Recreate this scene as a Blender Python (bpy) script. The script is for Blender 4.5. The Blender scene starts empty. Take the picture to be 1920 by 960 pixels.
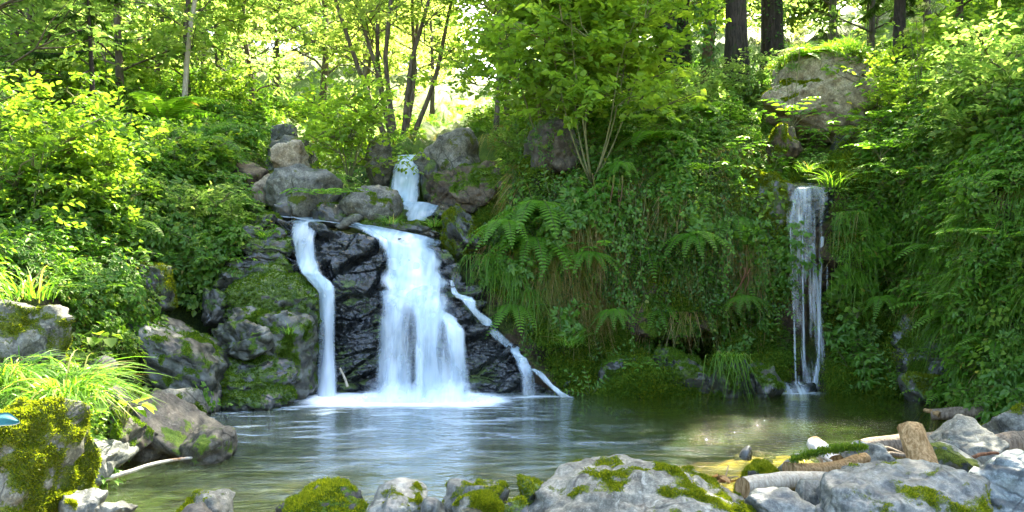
import bpy, bmesh, math, random
import numpy as np
from mathutils import Vector
R = math.radians
sc = bpy.context.scene
C = sc.collection
rng = np.random.default_rng(7)
random.seed(7)

# ---------------------------------------------------------------- camera, sky, sun, exposure
F = 1600.0; CAMH = 1.7
cam_d = bpy.data.cameras.new('camera'); cam = bpy.data.objects.new('camera', cam_d); C.objects.link(cam)
cam.location = (0, 0, CAMH); cam.rotation_euler = (R(90), 0, 0)
cam_d.sensor_width = 36; cam_d.lens = 36 * F / 1920; cam_d.clip_end = 1000; cam_d.clip_start = 0.05
sc.camera = cam
SUN_EL = R(48); SUN_AZ = R(22)          # azimuth measured from +Y, negative = to the left
w = bpy.data.worlds.new('World'); sc.world = w; w.use_nodes = True
nt = w.node_tree; bg = nt.nodes['Background']
sky = nt.nodes.new('ShaderNodeTexSky'); sky.sky_type = 'NISHITA'; sky.sun_disc = False
sky.sun_elevation = SUN_EL; sky.sun_rotation = SUN_AZ
sky.air_density = 1.0; sky.dust_density = 4.0; sky.ozone_density = 1.0
nt.links.new(sky.outputs[0], bg.inputs[0]); bg.inputs[1].default_value = 0.15
sd = bpy.data.lights.new('sun', 'SUN'); sun = bpy.data.objects.new('sun', sd); C.objects.link(sun)
sd.energy = 4.7; sd.angle = R(0.5); sd.color = (1, 0.93, 0.76)
sv = Vector((math.sin(SUN_AZ) * math.cos(SUN_EL), math.cos(SUN_AZ) * math.cos(SUN_EL), math.sin(SUN_EL)))
sun.rotation_euler = sv.to_track_quat('Z', 'Y').to_euler(); sun.location = sv * 40
sc.view_settings.view_transform = 'Standard'; sc.view_settings.look = 'None'
sc.view_settings.gamma = 1; sc.view_settings.exposure = 3.35
cy = sc.cycles
cy.max_bounces = 10; cy.diffuse_bounces = 4; cy.glossy_bounces = 3; cy.transmission_bounces = 6
cy.transparent_max_bounces = 16; cy.caustics_reflective = False; cy.caustics_refractive = False
cy.sample_clamp_indirect = 6
try: cy.use_denoising = True
except Exception: pass

def P(px, py, Y):
    return np.stack(np.broadcast_arrays((np.asarray(px, float) - 960) / F * Y, np.asarray(Y, float), CAMH - (np.asarray(py, float) - 480) / F * Y), -1)

# ---------------------------------------------------------------- numpy noise
_perm = np.random.default_rng(3).permutation(256); _perm = np.concatenate([_perm, _perm, _perm])
_grad = np.random.default_rng(4).normal(size=(256, 3)); _grad /= np.linalg.norm(_grad, axis=1)[:, None]
def noise(p):
    p = np.asarray(p, float); i = np.floor(p).astype(int); f = p - i; u = f * f * f * (f * (f * 6 - 15) + 10)
    i &= 255; r = 0
    for dx in (0, 1):
        wx = u[..., 0] if dx else 1 - u[..., 0]
        for dy in (0, 1):
            wy = u[..., 1] if dy else 1 - u[..., 1]
            for dz in (0, 1):
                wz = u[..., 2] if dz else 1 - u[..., 2]
                h = _perm[_perm[_perm[i[..., 0] + dx] + i[..., 1] + dy] + i[..., 2] + dz]
                g = _grad[h]
                d = g[..., 0] * (f[..., 0] - dx) + g[..., 1] * (f[..., 1] - dy) + g[..., 2] * (f[..., 2] - dz)
                r = r + wx * wy * wz * d
    return r * 1.5
def fbm(p, o=4, g=0.5):
    p = np.asarray(p, float); a = 1; r = 0
    for k in range(o): r = r + a * noise(p + 17.3 * k); p = p * 2.03; a *= g
    return r
def cells(p):
    """blocky rock: value of the nearest random cell and closeness to its border"""
    p = np.asarray(p, float); sh = p.shape[:-1]; p = p.reshape(-1, 3); i = np.floor(p).astype(int); f1 = np.full(len(p), 9.); f2 = f1.copy(); v = np.zeros(len(p))
    for a in (-1, 0, 1):
        for b in (-1, 0, 1):
            for c in (-1, 0, 1):
                j = (i + [a, b, c]); h = _perm[_perm[_perm[j[:, 0] & 255] + (j[:, 1] & 255)] + (j[:, 2] & 255)]
                q = j + .5 + .42 * _grad[h]; d = ((p - q) ** 2).sum(1); n = d < f1
                f2 = np.where(n, f1, np.minimum(f2, d)); f1 = np.where(n, d, f1); v = np.where(n, h / 255., v)
    return v.reshape(sh), (np.sqrt(f2) - np.sqrt(f1)).reshape(sh)
def sstep(a, b, x):
    t = np.clip((x - a) / (b - a), 0, 1); return t * t * (3 - 2 * t)

# ---------------------------------------------------------------- mesh helpers
def mesh_np(name, V, Fs, mats=(), midx=None, smooth=True, attrs=None, uv=None):
    me = bpy.data.meshes.new(name); V = np.asarray(V, np.float32)
    Fs = [np.asarray(f, np.int32) for f in Fs if len(f)]
    me.vertices.add(len(V)); me.vertices.foreach_set('co', V.ravel())
    nl = sum(f.size for f in Fs); npoly = sum(len(f) for f in Fs)
    me.loops.add(nl); loops = np.concatenate([f.ravel() for f in Fs]); me.loops.foreach_set('vertex_index', loops)
    tot = np.concatenate([np.full(len(f), f.shape[1], np.int32) for f in Fs])
    st = np.concatenate([[0], np.cumsum(tot)[:-1]]).astype(np.int32)
    me.polygons.add(npoly); me.polygons.foreach_set('loop_start', st)
    try: me.polygons.foreach_set('loop_total', tot)
    except Exception: pass
    for m in mats: me.materials.append(m)
    if midx is not None: me.polygons.foreach_set('material_index', np.asarray(midx, np.int32))
    me.polygons.foreach_set('use_smooth', np.full(npoly, smooth))
    if attrs:
        for k, a in attrs.items():
            at = me.attributes.new(k, 'FLOAT', 'POINT'); at.data.foreach_set('value', np.asarray(a, np.float32))
    if uv is not None:
        l = me.uv_layers.new(name='UVMap'); l.data.foreach_set('uv', np.asarray(uv, np.float32)[loops].ravel())
    me.update(); me.validate()
    return me
def link(name, me, parent=None, loc=None):
    o = bpy.data.objects.new(name, me); C.objects.link(o)
    if parent is not None: o.parent = parent
    if loc is not None: o.location = loc
    return o
def tag(o, label=None, cat=None, group=None, kind=None):
    if label: o['label'] = label
    if cat: o['category'] = cat
    if group: o['group'] = group
    if kind: o['kind'] = kind
    return o
class Acc:
    def __init__(s): s.V = []; s.T = []; s.Q = []; s.tm = []; s.qm = []; s.r = []; s.n = 0
    def add(s, V, tris=None, quads=None, rnd=0.5, m=0):
        V = np.asarray(V, float); s.V.append(V); s.r.append(np.broadcast_to(rnd, (len(V),)))
        if tris is not None and len(tris): s.T.append(np.asarray(tris) + s.n); s.tm.append(np.full(len(tris), m))
        if quads is not None and len(quads): s.Q.append(np.asarray(quads) + s.n); s.qm.append(np.full(len(quads), m))
        s.n += len(V)
    def mesh(s, name, mats, smooth=True):
        V = np.concatenate(s.V); Fs = []; mi = []
        if s.T: Fs.append(np.concatenate(s.T)); mi.append(np.concatenate(s.tm))
        if s.Q: Fs.append(np.concatenate(s.Q)); mi.append(np.concatenate(s.qm))
        return mesh_np(name, V, Fs, mats, np.concatenate(mi), smooth, {'rnd': np.concatenate(s.r)})
def nrm(v): return v / np.maximum(np.linalg.norm(v, axis=-1, keepdims=True), 1e-9)
def leaves(A, Pp, D, N, L, W, fold=0.15, droop=0.2, m=0, rnd=None, simple=False, wide=(0.3, 0.68)):
    n = len(Pp)
    if n == 0: return
    D = nrm(D); S = nrm(np.cross(D, N)); N = np.cross(S, D)
    L = np.broadcast_to(L, (n,))[:, None]; W = np.broadcast_to(W, (n,))[:, None] * .5
    if rnd is None: rnd = rng.random(n)
    tip = Pp + D * L - N * L * droop
    if simple:
        l = Pp + D * L * .45 - S * W + N * W * fold * 2; r_ = Pp + D * L * .45 + S * W + N * W * fold * 2
        V = np.stack([Pp, r_, tip, l], 1).reshape(-1, 3); b = np.arange(n)[:, None] * 4
        A.add(V, tris=np.concatenate([b + [0, 1, 2], b + [0, 2, 3]]), rnd=np.repeat(rnd, 4), m=m); return
    a, c = wide
    r1 = Pp + D * L * a + S * W + N * (W * fold * 2); l1 = Pp + D * L * a - S * W + N * (W * fold * 2)
    r2 = Pp + D * L * c + S * W * .75 + N * (W * fold * 1.5 - L * droop * .4); l2 = Pp + D * L * c - S * W * .75 + N * (W * fold * 1.5 - L * droop * .4)
    V = np.stack([Pp, r1, r2, tip, l2, l1], 1).reshape(-1, 3); b = np.arange(n)[:, None] * 6
    A.add(V, quads=np.concatenate([b + [0, 1, 2, 3], b + [0, 3, 4, 5]]), rnd=np.repeat(rnd, 6), m=m)
def tube(A, pts, rad, ns=6, m=0, rnd=.5, cap=True):
    pts = np.asarray(pts, float); k = len(pts); rad = np.broadcast_to(rad, (k,))
    T = nrm(np.gradient(pts, axis=0)); ref = np.array([0.13, 0.31, 0.94]) if abs(T[0][2]) < .9 else np.array([1.0, .1, 0])
    U = nrm(np.cross(T, ref)); Wv = np.cross(T, U); a = np.arange(ns) / ns * 2 * np.pi
    V = pts[:, None] + rad[:, None, None] * (np.cos(a)[None, :, None] * U[:, None] + np.sin(a)[None, :, None] * Wv[:, None])
    V = V.reshape(-1, 3); i = np.arange(k - 1)[:, None] * ns; j = np.arange(ns)[None]; j2 = (j + 1) % ns
    Q = np.stack([i + j, i + j2, i + ns + j2, i + ns + j], -1).reshape(-1, 4)
    tr = None
    if cap:
        V = np.concatenate([V, pts[:1], pts[-1:]]); n0 = k * ns; jj = np.arange(ns); jn = (jj + 1) % ns
        tr = np.concatenate([np.stack([jn, jj, np.full(ns, n0)], -1), np.stack([(k - 1) * ns + jj, (k - 1) * ns + jn, np.full(ns, n0 + 1)], -1)])
    A.add(V, tris=tr, quads=Q, rnd=rnd, m=m)
def strips(A, base, dirs, up, L, W, droop, seg=4, m=0, rnd=None):
    """grass blades: base (n,3), outward dirs (n,3), up share, length, width, droop"""
    n = len(base)
    if rnd is None: rnd = rng.random(n)
    t = np.linspace(0, 1, seg + 1)[None, :, None]; L = np.broadcast_to(L, (n,))[:, None, None]; W = np.broadcast_to(W, (n,))[:, None, None]
    up = np.broadcast_to(up, (n,))[:, None, None]; dr = np.broadcast_to(droop, (n,))[:, None, None]
    Z = np.array([0, 0, 1.0]); c = base[:, None] + L * (dirs[:, None] * (t * .35 + t * t * .55) + Z * (up * t - dr * t * t))
    S = nrm(np.cross(dirs, Z) + rng.normal(0, .25, (n, 3)))[:, None]; wd = W * .5 * (1 - t ** 2) ** .6 * (0.6 + .4 * np.minimum(1, t * 5))
    V = np.stack([c - S * wd, c + S * wd], 2).reshape(n, -1, 3); V = V.reshape(-1, 3)
    b = np.arange(n)[:, None, None] * (2 * (seg + 1)); k = np.arange(seg)[None, :, None] * 2
    Q = (b + k + np.array([0, 1, 3, 2])[None, None]).reshape(-1, 4)
    A.add(V, quads=Q, rnd=np.repeat(rnd, 2 * (seg + 1)), m=m)

# ---------------------------------------------------------------- node helpers / materials
class M:
    def __init__(s, name):
        s.mat = bpy.data.materials.new(name); s.mat.use_nodes = True; s.t = s.mat.node_tree
        s.t.nodes.clear(); s.out = s.t.nodes.new('ShaderNodeOutputMaterial')
    def n(s, ty, ins=None, **kw):
        nd = s.t.nodes.new('ShaderNode' + ty)
        for k, v in kw.items(): setattr(nd, k, v)
        if ins:
            for k, v in ins.items():
                sk = nd.inputs[k]
                if isinstance(v, bpy.types.NodeSocket): s.t.links.new(v, sk)
                else:
                    if isinstance(v, tuple) and len(v) == 3 and sk.type == 'RGBA': v = (*v, 1)
                    sk.default_value = v
        return nd
    def math(s, op, a, b=0.0, clamp=False): return s.n('Math', {0: a, 1: b}, operation=op, use_clamp=clamp).outputs[0]
    def mix(s, f, a, b, bt='MIX'):
        nd = s.t.nodes.new('ShaderNodeMix'); nd.data_type = 'RGBA'; nd.blend_type = bt; nd.clamp_result = False
        for k, v in ((0, f), (6, a), (7, b)):
            if isinstance(v, bpy.types.NodeSocket): s.t.links.new(v, nd.inputs[k])
            else: nd.inputs[k].default_value = (*v, 1) if isinstance(v, tuple) and len(v) == 3 else v
        return nd.outputs[2]
    def ramp(s, f, a, b, lo=0.0, hi=1.0):
        nd = s.n('MapRange', {0: f, 1: a, 2: b, 3: lo, 4: hi}, interpolation_type='SMOOTHSTEP'); return nd.outputs[0]
    def noise(s, vec, scale, det=4, rough=.55, dist=0.0): return s.n('TexNoise', {'Vector': vec, 'Scale': scale, 'Detail': det, 'Roughness': rough, 'Distortion': dist}).outputs[0]
    def attr(s, a): return s.n('Attribute', attribute_name=a).outputs['Fac']
    def geo(s): return s.n('NewGeometry')
    def fin(s, sh): s.t.links.new(sh, s.out.inputs[0]); return s.mat
def scalevec(m, vec, x, y, z):
    return m.n('Mapping', {'Vector': vec, 'Scale': (x, y, z)}).outputs[0]

def leafmat(name, c1, c2, tr=1.0, gloss=.08, trans=.5, dead=None):
    m = M(name); r = m.attr('rnd'); oi = m.n('ObjectInfo').outputs['Random']
    col = m.mix(m.ramp(r, 0, 1), c1, c2)
    col = m.mix(m.math('MULTIPLY', oi, .3), col, tuple(c * .55 for c in c1))
    if dead: col = m.mix(m.ramp(r, dead[0], dead[0] + .02), col, dead[1])
    tcol = m.n('Mix', data_type='RGBA', blend_type='MULTIPLY'); 
    tcol.inputs[0].default_value = 1; m.t.links.new(col, tcol.inputs[6]); tcol.inputs[7].default_value = (3.2 * tr, 3.0 * tr, (3.2 if 'tree' in name else 1.2) * tr, 1)
    d = m.n('BsdfDiffuse', {'Color': col}); t = m.n('BsdfTranslucent', {'Color': tcol.outputs[2]})
    a = m.n('MixShader', {0: trans, 1: d.outputs[0], 2: t.outputs[0]})
    g = m.n('BsdfGlossy', {'Color': (.8, .9, .6), 'Roughness': .4})
    fr = m.n('Fresnel', {0: 1.4}).outputs[0]
    f = m.math('MULTIPLY', m.ramp(fr, 0, 1, .25 * gloss, 1.8 * gloss), 1.0)
    return m.fin(m.n('MixShader', {0: f, 1: a.outputs[0], 2: g.outputs[0]}).outputs[0])

def rockmat(name, ca, cb, dark, moss1, moss2, rough=.75, mossgain=1.0, bump=.5, wet=False, lichen=.3, streak=None):
    m = M(name); tc = m.n('TexCoord').outputs['Object']; oi = m.n('ObjectInfo').outputs['Random']
    off = m.n('VectorMath', {0: tc, 1: m.n('CombineXYZ', {0: m.math('MULTIPLY', oi, 37.0), 1: m.math('MULTIPLY', oi, 11.0), 2: 0.0}).outputs[0]}, operation='ADD').outputs[0]
    n1 = m.noise(off, 2.2, 6, .6); n2 = m.noise(off, 9, 6, .65); n3 = m.noise(off, 45, 5, .7); n4 = m.noise(off, 150, 3, .7)
    col = m.mix(m.ramp(n1, .35, .68), ca, cb)
    col = m.mix(m.ramp(n2, .45, .7), col, tuple(c * 1.35 for c in cb))
    col = m.mix(m.ramp(n2, .48, .3), col, dark)
    sp = m.mix(m.ramp(n3, .35, .7), (.42, .42, .42), (1.2, 1.2, 1.2))
    col = m.mix(.75, col, sp, 'MULTIPLY')
    sp2 = m.mix(m.ramp(n4, .3, .7), (.55, .55, .55), (1.15, 1.15, 1.15)); col = m.mix(.6, col, sp2, 'MULTIPLY')
    if lichen:
        lv = m.noise(off, 14, 5, .75, .8); col = m.mix(m.math('MULTIPLY', m.ramp(lv, .56, .66), lichen), col, (.30, .31, .26))
    vor = m.n('TexVoronoi', {'Vector': m.mix(.12, off, m.n('TexNoise', {'Vector': off, 'Scale': 3.0, 'Detail': 4}).outputs[1]), 'Scale': 2.3}, feature='DISTANCE_TO_EDGE').outputs[0]
    crack = m.math('MULTIPLY', m.ramp(vor, 0.0, .025, 1, 0), m.ramp(n1, .45, .6))
    col = m.mix(m.math('MULTIPLY', crack, .75), col, tuple(c * .3 for c in dark))
    h = m.math('ADD', m.math('MULTIPLY', n2, .5), m.math('ADD', m.math('MULTIPLY', n3, .3), m.math('MULTIPLY', n4, .1)))
    if streak:
        wv = m.n('TexWave', {'Vector': m.n('Mapping', {'Vector': off, 'Rotation': streak[1:4]}).outputs[0], 'Scale': streak[0], 'Distortion': 5.0, 'Detail': 4.0, 'Detail Scale': 1.2}, wave_type='BANDS').outputs['Fac']
        col = m.mix(m.ramp(wv, .82, .97, 0, .7), col, tuple(c * .35 for c in dark)); h = m.math('SUBTRACT', h, m.ramp(wv, .6, .95, 0, .45))
        col = m.mix(m.ramp(wv, .35, .0, 0, .35), col, (.22, .23, .20))
    h = m.math('SUBTRACT', h, m.math('MULTIPLY', crack, .3))
    ms = m.attr('moss'); mn = m.noise(off, 26, 6, .75); mn2 = m.noise(off, 5, 4, .6)
    mf = m.ramp(m.math('ADD', ms, m.math('MULTIPLY', m.math('SUBTRACT', mn, .5), 1.5)), .42, .6)
    mf = m.math('MULTIPLY', mf, mossgain)
    mfine = m.noise(off, 120, 4, .8)
    mc = m.mix(m.ramp(mn2, .35, .65), moss1, moss2); mc = m.mix(m.ramp(mfine, .32, .68), tuple(c * .35 for c in moss1), mc)
    col = m.mix(mf, col, mc)
    h = m.math('ADD', h, m.math('MULTIPLY', mf, m.math('ADD', .35, m.math('MULTIPLY', mfine, .9))))
    b = m.n('Bump', {'Height': h, 'Strength': bump, 'Distance': .03}).outputs[0]
    rg = m.mix(mf, (rough,) * 3, (.95,) * 3)
    if wet: rg = m.mix(m.ramp(n2, .3, .6), (rough * .5,) * 3, rg)
    p = m.n('BsdfPrincipled', {'Base Color': col, 'Roughness': rg, 'Normal': b, 'Specular IOR Level': .7 if wet else .3})
    return m.fin(p.outputs[0])

def barkmat(name, c1, c2, sc_=8, moss=None, mlo=.5):
    m = M(name); tc = m.n('TexCoord').outputs['Object']; v = scalevec(m, tc, 1, 1, .22)
    n1 = m.noise(v, sc_ * 3, 6, .7); n2 = m.noise(tc, sc_ * .5, 4, .6)
    col = m.mix(m.ramp(n1, .35, .65), c1, c2)
    if moss: col = m.mix(m.ramp(n2, mlo, mlo + .12), col, moss)
    b = m.n('Bump', {'Height': n1, 'Strength': .8, 'Distance': .03}).outputs[0]
    return m.fin(m.n('BsdfPrincipled', {'Base Color': col, 'Roughness': .85, 'Normal': b, 'Specular IOR Level': .2}).outputs[0])

MOSS_Y = ((.06, .09, .006), (.14, .16, .012)); MOSS_G = ((.06, .12, .008), (.14, .20, .014))
MT = {}
MT['rock_grey'] = rockmat('rock_grey', (.09, .09, .07), (.165, .16, .125), (.045, .045, .035), *MOSS_Y, lichen=.5)
MT['rock_pale'] = rockmat('rock_pale', (.105, .105, .08), (.18, .175, .135), (.05, .048, .036), *MOSS_Y, lichen=.5)
MT['rock_blue'] = rockmat('rock_blue', (.068, .075, .066), (.135, .142, .12), (.03, .038, .035), *MOSS_Y, rough=.5, lichen=.35)
MT['rock_vein'] = rockmat('rock_vein', (.09, .115, .11), (.17, .20, .185), (.03, .04, .04), *MOSS_Y, rough=.5, lichen=.35, streak=(1.3, .3, 1.25, .2))
MT['rock_swirl'] = rockmat('rock_swirl', (.045, .045, .033), (.095, .095, .07), (.04, .04, .03), *MOSS_G, rough=.45, lichen=0, streak=(1.6, .2, .9, .5))
MT['rock_brown'] = rockmat('rock_brown', (.05, .045, .033), (.10, .09, .067), (.03, .022, .015), *MOSS_G, lichen=.2)
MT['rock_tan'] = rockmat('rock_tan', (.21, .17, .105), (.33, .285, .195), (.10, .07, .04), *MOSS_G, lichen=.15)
MT['rock_moss'] = rockmat('rock_moss', (.025, .025, .02), (.06, .06, .048), (.012, .012, .010), *MOSS_G, rough=.4, wet=True, lichen=0)
MT['rock_wet'] = rockmat('rock_wet', (.010, .012, .012), (.030, .034, .034), (.004, .005, .006), *MOSS_G, rough=.3, wet=True, lichen=0, bump=.6, mossgain=.8)
MT['rock_earth'] = rockmat('rock_earth', (.05, .035, .02), (.11, .085, .05), (.02, .015, .01), *MOSS_G, lichen=.1)
MT['gravel'] = rockmat('gravel', (.16, .15, .12), (.26, .24, .2), (.06, .05, .04), *MOSS_G, lichen=.2)

LM = {}
LM['bramble'] = leafmat('leaf_bramble', (.05, .115, .012), (.125, .20, .028), dead=(.975, (.20, .13, .03)))
LM['herb'] = leafmat('leaf_herb', (.045, .125, .012), (.10, .20, .022), gloss=.1, dead=(.985, (.22, .18, .04)))
LM['lime'] = leafmat('leaf_lime', (.095, .175, .018), (.165, .25, .034), dead=(.975, (.30, .24, .04)))
LM['ivy'] = leafmat('leaf_ivy', (.02, .065, .008), (.055, .13, .015), gloss=.12, trans=.35)
LM['fern'] = leafmat('leaf_fern', (.06, .16, .014), (.11, .22, .022), dead=(.96, (.22, .13, .04)))
LM['grass'] = leafmat('leaf_grass', (.05, .13, .012), (.11, .21, .02), dead=(.93, (.25, .20, .08)))
LM['drygrass'] = leafmat('leaf_drygrass', (.10, .13, .02), (.2, .18, .05), dead=(.6, (.26, .18, .08)))
LM['tree'] = leafmat('leaf_tree', (.07, .135, .018), (.15, .215, .036), trans=.64, tr=1.0)
LM['treeY'] = leafmat('leaf_tree_yellow', (.10, .16, .018), (.18, .225, .040), trans=.66)
LM['needle'] = leafmat('leaf_needle', (.02, .05, .012), (.05, .10, .018), trans=.4, gloss=.04)
LM['moss'] = leafmat('leaf_moss', (.06, .095, .005), (.155, .18, .012), trans=.35, gloss=.02)
LM['mossG'] = leafmat('leaf_moss_green', (.035, .08, .008), (.10, .16, .014), trans=.3, gloss=.02)
LM['flower'] = leafmat('leaf_flower', (.55, .6, .42), (.7, .72, .55), tr=.3, trans=.3)
LM['dead'] = leafmat('leaf_dead', (.14, .07, .03), (.30, .16, .06), tr=.4, trans=.3)
BK = {}
BK['brown'] = barkmat('bark_brown', (.055, .042, .028), (.16, .125, .09), moss=(.05, .08, .012), mlo=.56)
BK['dark'] = barkmat('bark_dark', (.02, .016, .012), (.06, .045, .035), moss=(.03, .055, .01), mlo=.55)
BK['moss'] = barkmat('bark_mossy', (.05, .03, .015), (.13, .085, .04), moss=(.08, .11, .012), mlo=.44)
BK['stem'] = barkmat('bark_stem', (.07, .08, .03), (.16, .16, .07))
BK['root'] = barkmat('bark_root', (.06, .025, .012), (.16, .075, .035))
BK['pale'] = barkmat('wood_pale', (.30, .25, .17), (.48, .42, .31), sc_=16)
BK['driftwood'] = barkmat('wood_drift', (.10, .075, .05), (.24, .19, .13), sc_=16)
BK['cut'] = barkmat('wood_cut', (.16, .09, .03), (.36, .24, .11), sc_=20)
BK['peel'] = barkmat('bark_peeling', (.36, .33, .27), (.50, .47, .41), sc_=9, moss=(.22, .12, .05), mlo=.53)

# ---------------------------------------------------------------- hillside: rows from the shoreline up to the far slope
COLS = [
 (-900, [(1010, 4.0), (800, 4.6), (640, 5.4), (450, 6.5), (300, 8), (150, 11), (40, 16), (-120, 32)]),
 (-400, [(1000, 4.8), (780, 5.6), (620, 6.6), (450, 8), (300, 9.5), (160, 12.5), (60, 17), (-60, 33)]),
 (0,    [(955, 5.75), (745, 6.5), (600, 7.5), (470, 8.8), (330, 10.5), (220, 13), (140, 18), (40, 35)]),
 (150,  [(890, 6.6), (760, 7.4), (620, 8.4), (480, 9.6), (350, 11), (250, 13.5), (170, 18), (70, 35)]),
 (300,  [(790, 8.75), (740, 9.7), (640, 10.4), (500, 10.6), (380, 11.3), (280, 13.5), (200, 18), (110, 35)]),
 (420,  [(748, 10.2), (700, 10.5), (600, 10.9), (480, 11.2), (380, 11.9), (290, 13.5), (225, 18), (130, 35)]),
 (500,  [(748, 10.2), (650, 10.7), (560, 11.1), (450, 11.6), (395, 12.3), (310, 13.7), (245, 18), (150, 35)]),
 (600,  [(745, 10.6), (640, 10.9), (540, 11.3), (450, 11.7), (408, 12.1), (330, 13.8), (260, 17), (160, 35)]),
 (700,  [(745, 10.6), (640, 10.9), (540, 11.3), (460, 11.7), (415, 12.2), (360, 13.8), (275, 16.5), (170, 35)]),
 (780,  [(745, 10.6), (640, 11.0), (540, 11.4), (470, 11.7), (415, 12.3), (385, 13.6), (290, 14.6), (190, 35)]),
 (840,  [(743, 10.6), (640, 11.0), (540, 11.4), (460, 11.7), (410, 12.2), (340, 13.4), (255, 16), (200, 35)]),
 (920,  [(742, 10.6), (650, 10.8), (540, 11.1), (440, 11.5), (370, 12.2), (300, 13.2), (250, 16), (215, 35)]),
 (1010, [(740, 10.5), (660, 10.85), (570, 11.15), (460, 11.3), (350, 11.8), (270, 12.7), (225, 16), (190, 35)]),
 (1150, [(740, 10.5), (680, 10.9), (580, 11.5), (460, 11.5), (350, 11.7), (270, 12.5), (205, 16), (140, 35)]),
 (1230, [(738, 10.5), (690, 10.9), (620, 12.2), (540, 11.5), (380, 11.5), (270, 12.2), (195, 16), (120, 35)]),
 (1290, [(738, 10.6), (690, 11.2), (630, 12.4), (575, 11.3), (400, 11.3), (270, 12.2), (185, 16), (110, 35)]),
 (1370, [(738, 10.7), (680, 11.4), (600, 11.9), (540, 11.5), (400, 11.3), (275, 12.4), (185, 16), (100, 35)]),
 (1450, [(740, 10.8), (660, 11.2), (560, 11.4), (450, 11.4), (350, 11.5), (305, 12.6), (225, 16), (90, 35)]),
 (1520, [(742, 10.9), (660, 11.3), (560, 11.5), (450, 11.4), (350, 11.3), (315, 12.4), (240, 16), (90, 35)]),
 (1600, [(744, 10.7), (660, 11.1), (560, 11.4), (450, 11.2), (330, 11.2), (265, 12.6), (190, 16), (80, 35)]),
 (1700, [(748, 10.4), (650, 10.7), (570, 11.1), (450, 11.1), (320, 10.9), (230, 12.5), (150, 16), (40, 35)]),
 (1760, [(752, 10.1), (650, 10.2), (560, 10.4), (450, 10.5), (310, 10.5), (200, 12.3), (120, 15.5), (0, 35)]),
 (1820, [(762, 9.6), (650, 9.7), (560, 9.7), (440, 9.7), (290, 10.1), (170, 12), (80, 15.5), (-40, 35)]),
 (1920, [(800, 8.6), (660, 8.7), (540, 8.8), (400, 8.9), (250, 9.5), (120, 11.5), (20, 15), (-120, 35)]),
 (2300, [(950, 5.8), (700, 6.0), (540, 6.2), (380, 6.6), (200, 7.4), (50, 9.5), (-60, 13), (-260, 33)]),
 (2900, [(1020, 4.6), (740, 4.8), (540, 5.0), (380, 5.4), (200, 6.2), (20, 8.5), (-100, 12), (-330, 32)]),
]
cx = np.array([c[0] for c in COLS], float)
KN = np.array([[(p[0][0] + 1500 / p[0][1], p[0][1] - .1)] + [q for q in p] + [(p[-1][0] - 60, 90)] for _, p in COLS], float)   # (ncol, 10, 2)
NK = KN.shape[1]
def hill_raw(px, v):
    """px, v arrays -> world points (v in 0..NK-1)"""
    k = np.clip(np.floor(v).astype(int), 0, NK - 2); f = v - k
    i = np.clip(np.searchsorted(cx, px) - 1, 0, len(cx) - 2); g = (px - cx[i]) / (cx[i + 1] - cx[i]); g = g * g * (3 - 2 * g) * .5 + g * .5
    def at(j, kk): return KN[j, kk]
    a = KN[i, k] * (1 - g)[..., None] + KN[i + 1, k] * g[..., None]
    b = KN[i, k + 1] * (1 - g)[..., None] + KN[i + 1, k + 1] * g[..., None]
    q = a * (1 - f)[..., None] + b * f[..., None]
    return q[..., 0], q[..., 1]
pxs = np.concatenate([np.arange(-900, -100, 25), np.arange(-100, 2040, 6.5), np.arange(2040, 2901, 25)])
vs = np.concatenate([np.linspace(0, 6, 190), np.linspace(6.05, 9, 60)])
PX, VV = np.meshgrid(pxs, vs); PY, YY = hill_raw(PX, VV)
W0 = P(PX, PY, YY)
def gridnormals(W):
    du = np.gradient(W, axis=1); dv = np.gradient(W, axis=0); return nrm(np.cross(du, dv))
N0 = gridnormals(W0)
if N0[100, 200, 1] > 0: N0 = -N0
amp = sstep(0.0, 1.2, VV) * (1 - .3 * sstep(5, 7, VV)) * (1 + 2.5 * sstep(6.5, 8, VV))
disp = amp * (.30 * fbm(W0 * .9, 3) + .12 * fbm(W0 * 3.2 + 5, 3) + .05 * np.abs(fbm(W0 * 9, 3)))
basinV = sstep(480, 540, PX) * sstep(1000, 940, PX) * sstep(3.2, 3.8, VV) * sstep(7, 6.3, VV)
amp = amp * (1 - .75 * basinV) * (1 - .6 * sstep(1380, 1420, PX) * sstep(1680, 1640, PX) * sstep(4.3, 4.8, VV) * sstep(7, 6.5, VV))
disp = amp * (.30 * fbm(W0 * .9, 3) + .12 * fbm(W0 * 3.2 + 5, 3) + .05 * np.abs(fbm(W0 * 9, 3)))
# bedding ledges in the bare wall
lowwall = sstep(620, 1000, PX) * (1 - sstep(5, 6, VV))
ph = (W0[..., 2] + .35 * W0[..., 0] * .3 + .35 * fbm(W0 * .8 + 9, 3)) * 3.2
disp = disp + lowwall * .07 * amp * (np.abs((ph % 1) - .5) * 2 - .5)
disp = disp - .35 * basinV - .8 * np.exp(-((PX - 1262) / 60) ** 2 - ((PY - 648) / 42) ** 2) - .35 * np.exp(-((PX - 1690) / 70) ** 2 - ((PY - 480) / 90) ** 2)
disp = disp - .55 * sstep(490, 530, PX) * sstep(1075, 1040, PX) * sstep(0, 1, (PY - (np.interp(PX, [500, 840, 860, 900, 950, 1000, 1065], [420, 470, 520, 575, 640, 700, 738]))) / 20)
HW = W0 + N0 * disp[..., None]; HN = gridnormals(HW)
if HN[100, 200, 1] > 0: HN = -HN
nv_, nu_ = PX.shape
idx = np.arange(nv_ * nu_).reshape(nv_, nu_)
HQ = np.stack([idx[:-1, :-1], idx[:-1, 1:], idx[1:, 1:], idx[1:, :-1]], -1).reshape(-1, 4)
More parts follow.
